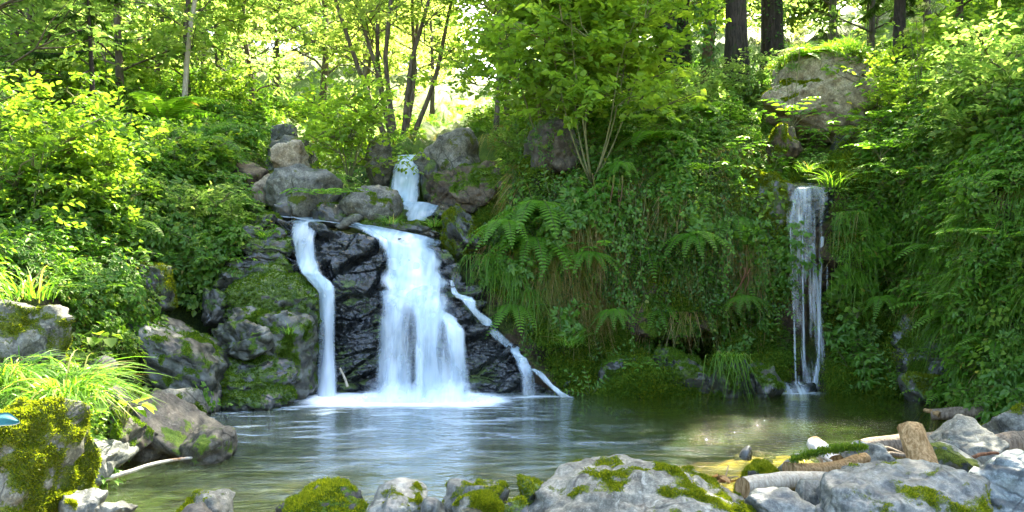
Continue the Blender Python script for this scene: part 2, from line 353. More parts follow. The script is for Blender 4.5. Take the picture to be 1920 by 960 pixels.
hmoss = np.clip(.42 + .35 * HN[..., 2] + .55 * fbm(HW * 1.6 + 3, 4) + .35 * sstep(4, 6, VV) - .25 * sstep(.9, .2, VV), 0, 1)
hm = M('hillside_earth')
tc = hm.n('TexCoord').outputs['Object']; n1 = hm.noise(tc, 1.2, 6, .6); n2 = hm.noise(tc, 8, 6, .7); n3 = hm.noise(tc, 40, 5, .75)
col = hm.mix(hm.ramp(n1, .35, .65), (.022, .015, .009), (.055, .038, .02)); col = hm.mix(hm.ramp(n2, .5, .7), col, (.09, .075, .045))
mo = hm.ramp(hm.math('ADD', hm.attr('moss'), hm.math('MULTIPLY', hm.math('SUBTRACT', n2, .5), 1.2)), .35, .6)
mc = hm.mix(hm.ramp(n1, .4, .6), (.035, .06, .008), (.10, .115, .012)); mc = hm.mix(hm.ramp(n3, .35, .65), (.012, .022, .004), mc)
col = hm.mix(mo, col, mc)
hh = hm.math('ADD', hm.math('MULTIPLY', n2, .7), hm.math('MULTIPLY', n3, .5))
bp = hm.n('Bump', {'Height': hh, 'Strength': 1.0, 'Distance': .06}).outputs[0]
gr = hm.attr('grassy'); col = hm.mix(gr, col, hm.mix(hm.ramp(n2, .3, .7), (.045, .09, .010), (.12, .17, .018)))
hm.fin(hm.n('BsdfPrincipled', {'Base Color': col, 'Roughness': .85, 'Normal': bp, 'Specular IOR Level': .25}).outputs[0])
hill = link('hillside', mesh_np('hillside', HW.reshape(-1, 3), [HQ[:, ::-1] if False else HQ], [hm.mat], attrs={'moss': hmoss.ravel(), 'grassy': sstep(5.2, 6.2, VV).ravel()})); tag(hill, kind='structure')

# area weighted sampling of the hillside
quads = HW.reshape(-1, 3)[HQ]; qc = quads.mean(1)
qa = .5 * np.linalg.norm(np.cross(quads[:, 2] - quads[:, 0], quads[:, 3] - quads[:, 1]), axis=1)
qn = HN.reshape(-1, 3)[HQ[:, 0]]; qpx = PX.ravel()[HQ[:, 0]]
qpy = 480 - (qc[:, 2] - CAMH) / qc[:, 1] * F; qv = VV.ravel()[HQ[:, 0]]; qm_ = hmoss.ravel()[HQ[:, 0]]
def sample_hill(n, weight):
    p = qa * weight; p = p / p.sum(); i = rng.choice(len(p), n, p=p); t = rng.random((n, 2))
    q = quads[i]; pts = (q[:, 0] * (1 - t[:, :1]) + q[:, 1] * t[:, :1]) * (1 - t[:, 1:]) + (q[:, 3] * (1 - t[:, :1]) + q[:, 2] * t[:, :1]) * t[:, 1:]
    return pts, qn[i], qpx[i], qpy[i]
def surf(px, py, lift=0.0):
    """hillside point seen at picture direction px, py (front-most)"""
    d = (qpx - px) ** 2 + (qpy - py) ** 2 + (qv > 7) * 1e6 + (qv < .8) * 1e5; i = int(np.argmin(d))
    return qc[i] + qn[i] * lift, qn[i]

# ---------------------------------------------------------------- ground sheet, pool bed, near bank, water
gm = M('ground_soil'); tc = gm.n('TexCoord').outputs['Object']
gm.fin(gm.n('BsdfPrincipled', {'Base Color': gm.mix(gm.noise(tc, .8, 5), (.03, .04, .015), (.07, .07, .03)), 'Roughness': .9}).outputs[0])
g_ = np.linspace(-400, 400, 9); GX, GY = np.meshgrid(g_, g_)
gi = np.arange(81).reshape(9, 9); GQ = np.stack([gi[:-1, :-1], gi[:-1, 1:], gi[1:, 1:], gi[1:, :-1]], -1).reshape(-1, 4)
tag(link('ground', mesh_np('ground', np.stack([GX, GY, np.full_like(GX, -1.6)], -1).reshape(-1, 3), [GQ], [gm.mat])), kind='structure')
def bank_z(x, y):
    sh = 4.75 + 1.7 * sstep(1.7, 3.0, x) + 1.2 * sstep(3.2, 4.6, x) + .9 * sstep(-1.9, -3.0, x) + 2.5 * sstep(-3.0, -4.2, x)
    sh = sh + .25 * fbm(np.stack([x, y, x * 0], -1) * 1.2, 2)
    z = np.where(y > sh, -.62 * sstep(0, 2.0, y - sh) - .04, .16 * sstep(0, 1.2, sh - y) - .04)
    bump = .36 * np.exp(-((x - 2.6) / 1.3) ** 2 - ((y - 8.4) / .8) ** 2) + .3 * np.exp(-((x - .95) / .5) ** 2 - ((y - 8.5) / .25) ** 2) + .25 * np.exp(-((x + .6) / .8) ** 2 - ((y - 6.2) / .3) ** 2)  # bars raised where the sun patches lie, so the golden tint shows
    z = np.where(z < -.3, np.minimum(z + bump, -.3), z)
    return z + .04 * fbm(np.stack([x, y, x * 0 + 3], -1) * 3, 3)
bx, by = np.meshgrid(np.linspace(-14, 14, 281), np.linspace(-12, 13, 251)); bz = bank_z(bx, by)
bi = np.arange(bx.size).reshape(bx.shape); BQ = np.stack([bi[:-1, :-1], bi[:-1, 1:], bi[1:, 1:], bi[1:, :-1]], -1).reshape(-1, 4)
bm_ = M('pool_bed_gravel'); tc = bm_.n('TexCoord').outputs['Object']
vo = bm_.n('TexVoronoi', {'Vector': tc, 'Scale': 9.0, 'Randomness': 1.0}); n1 = bm_.noise(tc, 1.0, 5, .6); n3 = bm_.noise(tc, 50, 4, .7)
c_ = bm_.mix(bm_.ramp(n1, .38, .62), (.26, .20, .06), (.50, .40, .13)); c_ = bm_.mix(.5, c_, bm_.n('RGBToBW', {0: vo.outputs['Color']}).outputs[0], 'SOFT_LIGHT')
c_ = bm_.mix(bm_.ramp(vo.outputs['Distance'], .25, .5, 0, .5), c_, (.05, .045, .025))
b_ = bm_.n('Bump', {'Height': bm_.math('ADD', bm_.math('MULTIPLY', vo.outputs['Distance'], -1.0), bm_.math('MULTIPLY', n3, .3)), 'Strength': .7, 'Distance': .04}).outputs[0]
zz = bm_.n('SeparateXYZ', {0: tc}).outputs[2]; c_ = bm_.mix(bm_.ramp(zz, -.45, -.64), c_, bm_.mix(.72, c_, (.045, .07, .012))); c_ = bm_.mix(bm_.math('MULTIPLY', bm_.ramp(zz, -.6, -.33, 0, .6), bm_.ramp(zz, -.16, -.28)), c_, (.50, .40, .19))  # golden tint at bar depth puts sunlit patches into the bed colour
bm_.fin(bm_.n('BsdfPrincipled', {'Base Color': c_, 'Roughness': .8, 'Normal': b_}).outputs[0])
tag(link('pool_bed', mesh_np('pool_bed', np.stack([bx, by, bz], -1).reshape(-1, 3), [BQ], [bm_.mat])), kind='structure')

wx, wy = np.meshgrid(np.linspace(-13, 13, 391), np.linspace(-3, 13, 301))
pw = np.stack([wx, wy, wx * 0], -1)
def segd(x, y, x0, y0, x1, y1):
    t = np.clip(((x - x0) * (x1 - x0) + (y - y0) * (y1 - y0)) / ((x1 - x0) ** 2 + (y1 - y0) ** 2), 0, 1)
    return np.hypot(x - (x0 + t * (x1 - x0)), (y - (y0 + t * (y1 - y0))))
# footprints of the falls on the water
d1 = segd(wx, wy * 1.0, -1.95, 10.08, -.52, 10.08); d2 = segd(wx, wy, -2.38, 10.3, -2.2, 10.3); d3 = segd(wx, wy, .2, 10.3, .5, 10.35); d4 = segd(wx, wy, 3.35, 10.55, 3.7, 10.6)
foam = np.clip(1.45 * np.exp(-(d1 / .36) ** 2) + .35 * np.exp(-(d1 / .75) ** 2) + .6 * np.exp(-(d2 / .2) ** 2) + .45 * np.exp(-(d3 / .13) ** 2) + .5 * np.exp(-(d4 / .16) ** 2), 0, 1)
fl = sstep(1.5, -.8, wx - .25 * (10 - wy)) * sstep(4.6, 6.2, wy) * (1 - .75 * sstep(-1.6, -2.6, wx) * sstep(8.2, 7.0, wy))
fl = fl * (.25 + .75 * sstep(5.6, 8.6, wy))
wi = np.arange(wx.size).reshape(wx.shape); WQ = np.stack([wi[:-1, :-1], wi[:-1, 1:], wi[1:, 1:], wi[1:, :-1]], -1).reshape(-1, 4)
wm = M('pool_water'); tc = wm.n('TexCoord').outputs['Object']
a1 = wm.noise(scalevec(wm, tc, .9, 2.4, 1), 1.5, 6, .62, 1.2); a2 = wm.noise(scalevec(wm, tc, 1, 2.2, 1), 5.0, 5, .6, .6); a3 = wm.noise(scalevec(wm, tc, 1, 1.8, 1), 11, 2, .5)
hgt = wm.math('ADD', wm.math('MULTIPLY', a1, .55), wm.math('ADD', wm.math('MULTIPLY', a2, .28), wm.math('MULTIPLY', a3, wm.math('ADD', .08, wm.math('MULTIPLY', wm.attr('ripple'), 2.0)))))
bmp = wm.n('Bump', {'Height': hgt, 'Strength': .45, 'Distance': .16}).outputs[0]
ndi = wm.math('ABSOLUTE', wm.n('VectorMath', {0: wm.n('NewGeometry').outputs['Incoming'], 1: bmp}, operation='DOT_PRODUCT').outputs['Value'])
fr = wm.math('ADD', .02, wm.math('MULTIPLY', .98, wm.math('POWER', wm.math('SUBTRACT', 1.0, ndi, True), 5.0)), True)
fo = wm.attr('foam'); fw = wm.attr('flow')
st = wm.math('MULTIPLY', wm.math('MULTIPLY', fw, wm.ramp(a1, .44, .72)), .42)
st = wm.math('ADD', st, wm.math('MULTIPLY', fw, .07))
fmix = wm.math('ADD', wm.ramp(wm.math('ADD', fo, wm.math('ADD', wm.math('MULTIPLY', wm.math('SUBTRACT', a2, .5), .6), wm.math('MULTIPLY', wm.math('SUBTRACT', a1, .5), .7))), .08, .9), st, True)
turb = wm.n('BsdfDiffuse', {'Color': (.05, .085, .012)})
tra = wm.n('BsdfTransparent', {'Color': (.86, .82, .36)})
body = wm.n('MixShader', {0: .26, 1: tra.outputs[0], 2: turb.outputs[0]})
wht = wm.n('BsdfDiffuse', {'Color': wm.mix(fo, (.50, .60, .68), (.93, .95, .97)), 'Normal': bmp})
b2 = wm.n('MixShader', {0: fmix, 1: body.outputs[0], 2: wht.outputs[0]})
gl = wm.n('BsdfGlossy', {'Color': (1, 1, 1), 'Roughness': .02, 'Normal': bmp})
frx = wm.math('MULTIPLY', fr, wm.math('SUBTRACT', 1.0, wm.math('MULTIPLY', fmix, .8)))
wm.fin(wm.n('MixShader', {0: frx, 1: b2.outputs[0], 2: gl.outputs[0]}).outputs[0])
tag(link('water', mesh_np('water', pw.reshape(-1, 3), [WQ], [wm.mat], attrs={'foam': foam.ravel(), 'flow': fl.ravel(), 'ripple': (sstep(2.0, 3.0, wx) * sstep(6.2, 7, wy) * sstep(9.2, 8.2, wy)).ravel()})), kind='structure')

# ---------------------------------------------------------------- boulders
_ico = {}; SIL = []
def ico(s):
    if s not in _ico:
        b = bmesh.new(); bmesh.ops.create_icosphere(b, subdivisions=s, radius=1)
        b.verts.ensure_lookup_table(); V = np.array([v.co[:] for v in b.verts]); T = np.array([[v.index for v in f.verts] for f in b.faces]); b.free(); _ico[s] = (V, T)
    return _ico[s]
def boulder(name, label, x0, x1, y0, y1, Y, seed, mat, moss=.0, sub=4, depth=None, cuts=7, sq=.75, rough=.22, tilt=0, strata=0, sang=(.15, .1, 1), tufts=0, mossmat='moss', topmoss=.3, cat='boulder', shape=None, group=None, fine=1.0, sfreq=7):
    if ((Y > 8 and x1 - x0 > 45) or (Y > 6.4 and x0 < 450)) and y1 - y0 > 40: SIL.append((x0, x1, y0, min(y1, 745), Y, name))
    r = np.random.default_rng(seed); V, T = ico(sub); V = V.copy()
    V = np.sign(V) * np.abs(V) ** sq; V /= (np.abs(V) ** 4).sum(1)[:, None] ** .25 * (1 if sq < .7 else .8)
    if sq >= .9: V = ico(sub)[0].copy()
    for k in range(cuts):
        n = nrm(r.normal(size=3)); d = r.uniform(.55, .86); e = V @ n - d; V -= np.where(e > 0, e, 0)[:, None] * n * .9
    sd_ = r.uniform(0, 90, 3)
    V += nrm(V) * (rough * fbm(V * 1.1 + sd_, 3))[:, None]
    if tilt: c, s = math.cos(R(tilt)), math.sin(R(tilt)); V = V @ np.array([[c, 0, -s], [0, 1, 0], [s, 0, c]])
    if shape is not None: V = shape(V)
    lo = V.min(0); hi = V.max(0); V = (V - (lo + hi) / 2) / ((hi - lo) / 2)
    rx = (x1 - x0) / 2 / F * Y; rz = (y1 - y0) / 2 / F * Y; ry = depth if depth else .5 * (rx + max(rz, rx * .6))
    V = V * [rx, ry, rz]; c = P((x0 + x1) / 2, (y0 + y1) / 2, Y)
    W = V + c; Nn = nrm(V / np.array([rx, ry, rz]) ** 2)
    dd = .045 * fine * fbm(W * 4, 3) * min(1, rx * 2) + .018 * fine * fbm(W * 14, 3) * min(1, rx * 3)
    if strata:
        ax = nrm(np.array(sang, float)); e1 = nrm(np.cross(ax, [0, 1, 0.])); e2 = np.cross(ax, e1); Wq = W + .08 * np.stack([fbm(W * 2 + k, 2) for k in (1, 5, 9)], -1)
        ca, ea = cells(np.stack([Wq @ e1 * 2.2, Wq @ e2 * 2.2, Wq @ ax * sfreq], -1)); cb, eb = cells(np.stack([Wq @ e1 * 5, Wq @ e2 * 5, Wq @ ax * sfreq * 2.3], -1) + 3)
        dd += strata * (1.5 * (ca - .5) - .8 * (1 - sstep(0, .22, ea)) + .5 * (cb - .5) - .25 * (1 - sstep(0, .2, eb)))
    V = V + Nn * dd[:, None]
    me = mesh_np(name, V, [T], [MT[mat]])
    N = np.zeros(len(V) * 3, np.float32); me.vertex_normals.foreach_get('vector', N); N = N.reshape(-1, 3)
    ms = np.clip(moss + topmoss * (N[:, 2] - .2) + (.5 * fbm((V + c) * 2.4 + sd_, 3) + .5 * fbm((V + c) * 8 + sd_, 3)) * (1 if moss > 0 else .5), 0, 1)
    if moss < -1: ms *= 0
    a = me.attributes.new('moss', 'FLOAT', 'POINT'); a.data.foreach_set('value', ms.astype(np.float32))
    o = link(name, me, None, c); tag(o, label, cat, group)
    if tufts:
        tri = V[T]; ar = .5 * np.linalg.norm(np.cross(tri[:, 1] - tri[:, 0], tri[:, 2] - tri[:, 0]), axis=1)
        tw = ar * sstep(.42, .8, ms[T].mean(1)) * ((N[T].mean(1) @ nrm(-c)) > -.3)
        if tw.sum() > 0:
            i = rng.choice(len(T), tufts, p=tw / tw.sum()); bb = rng.dirichlet((1, 1, 1), tufts); p = (tri[i] * bb[:, :, None]).sum(1); n = N[T[i, 0]]
            A = Acc(); D = n + rng.normal(0, .55, (tufts, 3)) + [0, 0, .25]
            leaves(A, p - n * .004, D, rng.normal(size=(tufts, 3)), rng.uniform(.010, .024, tufts) * (.5 + .6 * sstep(.45, .8, ms[T[i, 0]])) * (Y / 5) ** .6, rng.uniform(.005, .010, tufts) * (Y / 5) ** .5, simple=True, droop=.3)
            mo = link('moss', A.mesh('moss', [LM[mossmat]]), o); mo['kind'] = 'stuff'
    return o
B = boulder
# foreground
B('mossy_boulder', 'large boulder at left edge thickly covered in sunlit yellow moss', -110, 152, 742, 1040, 5.0, 11, 'rock_pale', moss=.78, sub=6, cuts=6, sq=.55, depth=.42, tufts=30000, topmoss=.0, tilt=-6)
B('squared_rock', 'tall squared grey rock with mossy edges standing in the left undergrowth', -60, 138, 556, 730, 7.0, 12, 'rock_grey', moss=.38, sub=5, cuts=8, sq=.5, depth=.35, tufts=3000, topmoss=-.1)
B('brown_boulder', 'brown mossy boulder behind the left grass tuft at the water edge', 150, 345, 690, 890, 7.5, 13, 'rock_brown', moss=.42, sub=5, cuts=3, depth=.5, sq=.8, rough=.16, shape=lambda V: V - np.array([0, 0, 1.]) * (.45 * V[:, :1] * (V[:, 2:] > -.4)), tufts=6000, mossmat='mossG')
B('sloping_boulder', 'smooth pinkish grey boulder sloping down into the left of the pool', 262, 412, 738, 885, 7.45, 14, 'rock_brown', moss=.15, sub=5, cuts=3, rough=.12, depth=.42, sq=.85, shape=lambda V: V - np.array([0, 0, 1.]) * (.6 * V[:, :1] * (V[:, 2:] > -.4)))
B('low_boulder', 'low grey end boulder with its foot in the pool left', 330, 440, 800, 872, 7.2, 141, 'rock_brown', moss=.2, sub=5, cuts=4, depth=.3)
B('small_mossy_rock', 'small rock with dark moss under the heart shaped leaves at left', 178, 282, 768, 862, 6.9, 15, 'rock_brown', moss=.5, sub=5, tufts=4000, mossmat='mossG', depth=.3)
B('green_topped_rock', 'small rounded rock with green top behind the sloping boulder', 300, 376, 728, 795, 8.5, 16, 'rock_grey', moss=.35, sub=4, depth=.3, tufts=900, mossmat='mossG')
B('flat_slab', 'flat grey slab just above water right of the yellow moss boulder', 140, 232, 822, 892, 6.5, 17, 'rock_blue', moss=-.2, sub=5, sq=.6, tilt=8, depth=.4)
B('pale_stone', 'small pale stone wedged above the brown mossy boulder', 158, 214, 670, 712, 8.0, 18, 'rock_grey', moss=.1, depth=.2)
B('corner_stone', 'mossy stone at the foot of the yellow moss boulder', 108, 186, 922, 1010, 4.95, 19, 'rock_blue', moss=.35, sub=5, tufts=1500, depth=.15)
B('small_grey_stone', 'small bare grey stone next to the mossy foot stone, bottom left', 180, 250, 937, 1000, 4.9, 20, 'rock_grey', moss=-.3, sub=5, depth=.12)
B('pale_boulder', 'pale flat topped stone with mossy right side in shallow water', 326, 440, 917, 1010, 4.9, 21, 'rock_pale', moss=.05, sub=5, tufts=900, sq=.6, depth=.2)
B('brown_stone', 'little brown stone in front of the pale flat topped stone', 336, 412, 947, 1000, 4.6, 22, 'rock_brown', moss=-.2, depth=.1)
B('moss_topped_rock', 'dark gritty rock with moss along its top in front of the main fall', 512, 694, 903, 1030, 4.95, 23, 'rock_brown', moss=.22, sub=6, tufts=8000, depth=.3, tilt=10, topmoss=.8)
B('round_grey_stone', 'rounded grey green stone right of the moss topped rock', 690, 802, 908, 1020, 4.9, 24, 'rock_blue', moss=.02, sub=5, cuts=4, tufts=1500, depth=.2)
B('little_stone', 'little grey stone between the round stone and the mossy mound', 786, 836, 930, 1000, 4.85, 25, 'rock_blue', moss=.0, depth=.1)
B('grey_boulder', 'grey stone behind the green mossy mound at bottom centre', 826, 954, 902, 1010, 5.1, 26, 'rock_grey', moss=.25, sub=5, tufts=1200, depth=.2)
B('mossy_mound', 'rounded green mossy mound at the bottom centre', 850, 946, 918, 1000, 4.7, 27, 'rock_grey', moss=.45, sub=5, tufts=6000, cuts=3, sq=.95, depth=.14)
B('tiny_stone', 'tiny dark mossy stone against the big pale boulder left foot', 942, 994, 934, 990, 4.75, 28, 'rock_moss', moss=.5, tufts=700, depth=.08)
B('dark_mossy_stone', 'small dark moss covered stone left of the big pale boulder', 972, 1020, 892, 960, 5.1, 29, 'rock_moss', moss=.7, tufts=1500, depth=.14)
B('pale_big_boulder', 'broad pale boulder with yellow moss streaks at bottom centre right', 985, 1428, 873, 1060, 4.9, 30, 'rock_pale', moss=.24, sub=6, cuts=4, sq=.9, tufts=16000, depth=.55, topmoss=.15, tilt=6, rough=.16)
B('moss_cap_stone', 'dark stone with a thick moss cap behind the pale log', 1376, 1504, 862, 960, 5.75, 31, 'rock_brown', moss=.3, sub=5, tufts=5000, depth=.22, topmoss=.6)
B('dark_blue_stone', 'dark blue grey stone in front of the pale log end', 1404, 1520, 918, 1010, 4.8, 32, 'rock_blue', moss=-.05, sub=5, cuts=4, depth=.2)
B('bluish_stone', 'bluish stone with black quartz spot beneath the pale log', 1472, 1556, 903, 1000, 4.95, 33, 'rock_blue', moss=.0, sub=5, cuts=5, depth=.16)
B('grey_big_boulder', 'broad blue grey boulder with mossy lower side at bottom right', 1520, 1866, 876, 1060, 4.75, 34, 'rock_blue', moss=.36, sub=6, cuts=4, sq=.9, tufts=16000, depth=.4, topmoss=-.25, rough=.14)
B('veined_boulder', 'blue grey boulder with dark vertical veins in the lower right corner', 1770, 2010, 846, 1040, 5.3, 35, 'rock_vein', moss=.02, sub=6, cuts=6, depth=.5, topmoss=-.1, sq=.85, rough=.3)
B('white_topped_boulder', 'white topped boulder lying across the dark log at right', 1752, 1874, 785, 880, 6.6, 36, 'rock_pale', moss=.0, sub=5, depth=.32, cuts=5)
B('mossy_corner_boulder', 'pointed grey boulder with bright moss at the right edge of the pool', 1836, 2010, 736, 850, 7.2, 37, 'rock_grey', moss=.38, sub=5, tufts=7000, depth=.5, tilt=-8)
B('pale_round_boulder', 'pale speckled stone behind the curved mossy log', 1574, 1666, 826, 910, 6.3, 38, 'rock_pale', moss=-.2, sub=5, depth=.25, cuts=5)
B('long_pale_stone', 'long pale stone lying right of the curved mossy log', 1566, 1668, 866, 925, 5.6, 39, 'rock_pale', moss=-.05, sub=5, depth=.15, tilt=-14)
B('greenish_stone', 'greenish stone between the broken post and the white topped boulder', 1738, 1840, 833, 905, 6.0, 40, 'rock_blue', moss=.25, sub=5, depth=.25)
for i, (a, b, c, d, Y, m, lb) in enumerate([(1462, 1498, 858, 880, 5.9, 'rock_blue', 'small blue pebble on the water edge behind the moss cap stone'), (1652, 1696, 872, 898, 5.5, 'rock_moss', 'small mossy pebble left of the broken post foot'),
        (1896, 1926, 860, 884, 6.0, 'rock_blue', 'round dark pebble under the log end at the right edge'), (1766, 1786, 880, 896, 5.6, 'rock_pale', 'white pebble beside the foot of the broken post'),
        (134, 158, 806, 824, 6.9, 'rock_blue', 'small pebble on the gravel above the flat slab'), (1386, 1412, 838, 852, 6.6, 'rock_moss', 'dark pebble breaking the water near the moss cap stone')]):
    B('pebble', lb, a, b, c, d + 10, Y, 60 + i, m, moss=.0, sub=3, cat='pebble')
# middle left rocks
B('smooth_boulder', 'smooth swirled boulder overhanging the pool left of the falls', 246, 428, 583, 790, 9.6, 41, 'rock_swirl', moss=.12, sub=6, cuts=3, sq=.85, depth=.6, rough=.15, shape=lambda V: V - np.array([0, 0, 1.]) * (.5 * V[:, :1] * (V[:, 2:] > -.4)), topmoss=.6, tufts=4000, mossmat='mossG')
B('dark_slab', 'dark mossy slab low on the water left of the thin fall', 385, 560, 672, 768, 9.8, 42, 'rock_moss', moss=.58, sub=6, depth=.5, tilt=6, strata=.03, tufts=5000, mossmat='mossG', cuts=4)
B('layered_boulder', 'domed layered boulder with bright green moss beside the thin fall', 418, 603, 508, 660, 10.75, 43, 'rock_moss', moss=.85, sub=6, depth=.5, rough=.12, strata=.035, sang=(-.3, -.2, 1), sfreq=7, tufts=10000, mossmat='mossG', cuts=2, sq=.95, topmoss=.4)
B('bulging_boulder', 'bulging dark boulder with pale wet top right above the waterline', 440, 592, 574, 765, 10.35, 143, 'rock_swirl', moss=.34, sub=6, depth=.42, rough=.12, strata=.025, sang=(-.3, -.2, 1), sfreq=7, tufts=6000, mossmat='mossG', cuts=3, sq=.85, topmoss=.1)
for k, (a, b, c, d, Y, l) in enumerate([(470, 524, 400, 432, 11.5, 'small top plate of the rock stack left of the fall lip'), (452, 548, 424, 458, 11.4, 'second mossy plate of the rock stack left of the fall lip'), (444, 558, 446, 482, 11.3, 'third plate of the rock stack, level with the thin fall head'), (440, 552, 470, 506, 11.2, 'fourth plate of the rock stack, dark beneath a grass tuft'),
        (448, 584, 494, 532, 11.1, 'lowest wide plate of the rock stack above the domed boulder'), (412, 500, 500, 560, 11.0, 'mossy rock joining the plates to the left undergrowth'), (384, 460, 540, 620, 10.75, 'mossy rock under ferns left of the domed boulder')]):
    B('rock_plate', l, a, b, c, d + 8, Y, 150 + k, 'rock_moss', moss=.42, sub=5, depth=.42, rough=.14, cuts=3, sq=.8, tilt=(-4, 6, 3, 9, 12, 10, 15)[k], strata=.03, sfreq=9, tufts=1200, mossmat='mossG', topmoss=.4)
B('wet_ledge', 'flat wet ledge gleaming below the domed boulder', 385, 525, 597, 690, 10.05, 45, 'rock_swirl', moss=.2, sub=6, depth=.4, strata=.04, sfreq=8, sang=(-.3, -.2, 1), tilt=8, sq=.8)  # lighter rock colour stands in for the wet sheen
B('hidden_rock', 'brown mossy rock half hidden in herbs above the smooth boulder', 232, 322, 494, 590, 9.9, 46, 'rock_moss', moss=.45, sub=5, tufts=2500, depth=.3)
# upper centre rocks
B('great_grey_boulder', 'biggest grey boulder above the left end of the fall lip', 492, 652, 312, 425, 12.3, 47, 'rock_grey', moss=.05, sub=5, tilt=18, sq=.9, cuts=5, rough=.14, depth=.6)
B('mossy_grey_boulder', 'long grey boulder with mossy front beside the upper cascade', 640, 756, 346, 425, 12.1, 48, 'rock_grey', moss=.22, sub=5, sq=.92, cuts=3, rough=.12, depth=.45, tufts=800, mossmat='mossG')
B('orange_lit_boulder', 'pointed boulder with orange sunlight in its colour, perched on the biggest grey boulder', 515, 582, 266, 345, 12.4, 49, 'rock_tan', moss=-.1, sub=5, cuts=9, depth=.35)  # tan base colour stands in for sunlight tinted by leaves
B('rear_grey_boulder', 'broad grey boulder behind the pointed orange lit one', 496, 600, 254, 330, 13.5, 50, 'rock_grey', moss=.1, sub=5, depth=.4)
B('topmost_boulder', 'small grey boulder topmost of the left rock pile', 506, 562, 233, 275, 14.2, 51, 'rock_grey', moss=.1, depth=.3)
B('left_pile_rock', 'grey rock at the left end of the rock pile among ferns', 434, 504, 300, 360, 12.6, 52, 'rock_earth', moss=.25, depth=.3)
B('sunlit_slab', 'sunlit slab between the left pile rock and the great boulder', 478, 520, 325, 392, 12.4, 53, 'rock_tan', moss=-.1, depth=.3)  # orange sun patch put into the rock by its tan colour
B('lip_rock', 'mossy rock with leafy plant on it above the fall lip', 585, 650, 382, 428, 11.9, 54, 'rock_moss', moss=.4, depth=.25, tufts=500, mossmat='mossG')
B('lip_stone', 'small pale green stone on the lip between two mossy rocks', 628, 682, 400, 430, 11.75, 55, 'rock_grey', moss=.1, depth=.2)
B('shaded_rock', 'small dark rock at the left end of the fall lip', 505, 550, 380, 420, 11.8, 56, 'rock_moss', moss=.35, depth=.2)
B('cascade_left_rock', 'grey boulder leaning over the upper cascade from the left', 686, 738, 256, 360, 13.7, 57, 'rock_grey', moss=.15, sub=5, sq=.9, cuts=4, tilt=10, depth=.35)
B('cascade_right_boulder', 'large boulder with pale top right of the upper cascade', 776, 915, 238, 352, 13.9, 58, 'rock_pale', moss=.18, sub=5, tilt=-14, depth=.7, cuts=6, topmoss=.0)
B('cascade_right_bank', 'brown mossy rock mass below the pale topped boulder', 790, 950, 300, 425, 13.0, 59, 'rock_earth', moss=.35, sub=6, tilt=12, depth=.6, strata=.05, tufts=2500, mossmat='mossG')
B('dark_side_rock', 'dark mossy rock hugging the right side of the upper cascade', 790, 828, 296, 392, 13.5, 99, 'rock_moss', moss=.35, sub=5, sq=.9, cuts=4, depth=.25)
B('black_wet_rock', 'black wet rock under the foot of the upper cascade', 806, 856, 380, 420, 12.3, 80, 'rock_wet', moss=.2, depth=.3)
B('ledge_rock', 'long low mossy ledge above the main fall', 668, 836, 408, 455, 12.0, 81, 'rock_moss', moss=.5, sub=6, depth=.35, tufts=3500, mossmat='mossG', strata=.04, tilt=8)
B('lip_right_rock', 'bright mossy rock at the right shoulder of the main fall', 825, 905, 385, 500, 11.7, 82, 'rock_moss', moss=.6, sub=5, tilt=-30, depth=.35, tufts=4000, mossmat='moss')
# right bank rocks
B('round_rock', 'round brown rock behind thin sapling stems', 982, 1092, 222, 336, 12.1, 83, 'rock_brown', moss=.2, sub=5, cuts=3, sq=.95, depth=.4)
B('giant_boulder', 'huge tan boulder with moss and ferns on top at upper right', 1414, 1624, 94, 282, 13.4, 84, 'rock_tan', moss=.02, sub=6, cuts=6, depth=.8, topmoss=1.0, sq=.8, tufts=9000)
B('leaning_rock', 'grey angular rock leaning on the huge tan boulder', 1606, 1678, 158, 262, 14.0, 85, 'rock_grey', moss=.05, sub=5, cuts=9, depth=.4, tilt=20)
B('low_grey_rock', 'low bluish rock at the foot of the huge tan boulder', 1538, 1604, 256, 315, 13.0, 86, 'rock_blue', moss=.05, depth=.3)
B('dark_wedge_rock', 'dark rock between the huge boulder and the leaning one', 1596, 1650, 232, 290, 13.3, 87, 'rock_earth', moss=.1, depth=.3)
B('tufted_rock', 'dark rock with grass hair standing in water by the cave', 1332, 1400, 660, 770, 10.35, 88, 'rock_moss', moss=.5, sub=5, tufts=3500, mossmat='mossG', depth=.3)
B('splash_rock', 'low mossy rock left of the right fall foot', 1385, 1468, 680, 765, 10.5, 89, 'rock_moss', moss=.45, sub=5, tufts=3000, mossmat='mossG', depth=.35, tilt=12)
B('foot_rock', 'small wet rock splashed by the foot of the right fall', 1462, 1532, 716, 760, 10.75, 90, 'rock_wet', moss=.0, depth=.2)
B('shore_rock', 'mossy rock bulging from the bank near the right log', 1688, 1800, 590, 775, 10.15, 91, 'rock_moss', moss=.42, sub=6, tufts=6000, mossmat='mossG', depth=.4, strata=.03)
B('low_moss_rock', 'low rock with olive moss at the waterline below the bank', 1690, 1770, 700, 775, 9.95, 92, 'rock_moss', moss=.55, sub=5, tufts=3000, mossmat='moss', depth=.25)
B('bank_moss_rock', 'low mossy hump at the water edge beside the branching trickle', 1120, 1250, 668, 765, 10.7, 93, 'rock_moss', moss=.5, sub=6, tufts=5000, mossmat='mossG', depth=.3)
B('bank_hump_rock', 'second mossy hump just left of the cave', 1215, 1325, 655, 765, 10.75, 94, 'rock_moss', moss=.5, sub=6, tufts=5000, mossmat='mossG', depth=.35)
B('overhang_rock', 'ochre mossy overhang above the dark cave', 1150, 1390, 510, 632, 11.55, 95, 'rock_earth', moss=.75, sub=6, tufts=7000, mossmat='mossG', depth=.35, strata=.04)
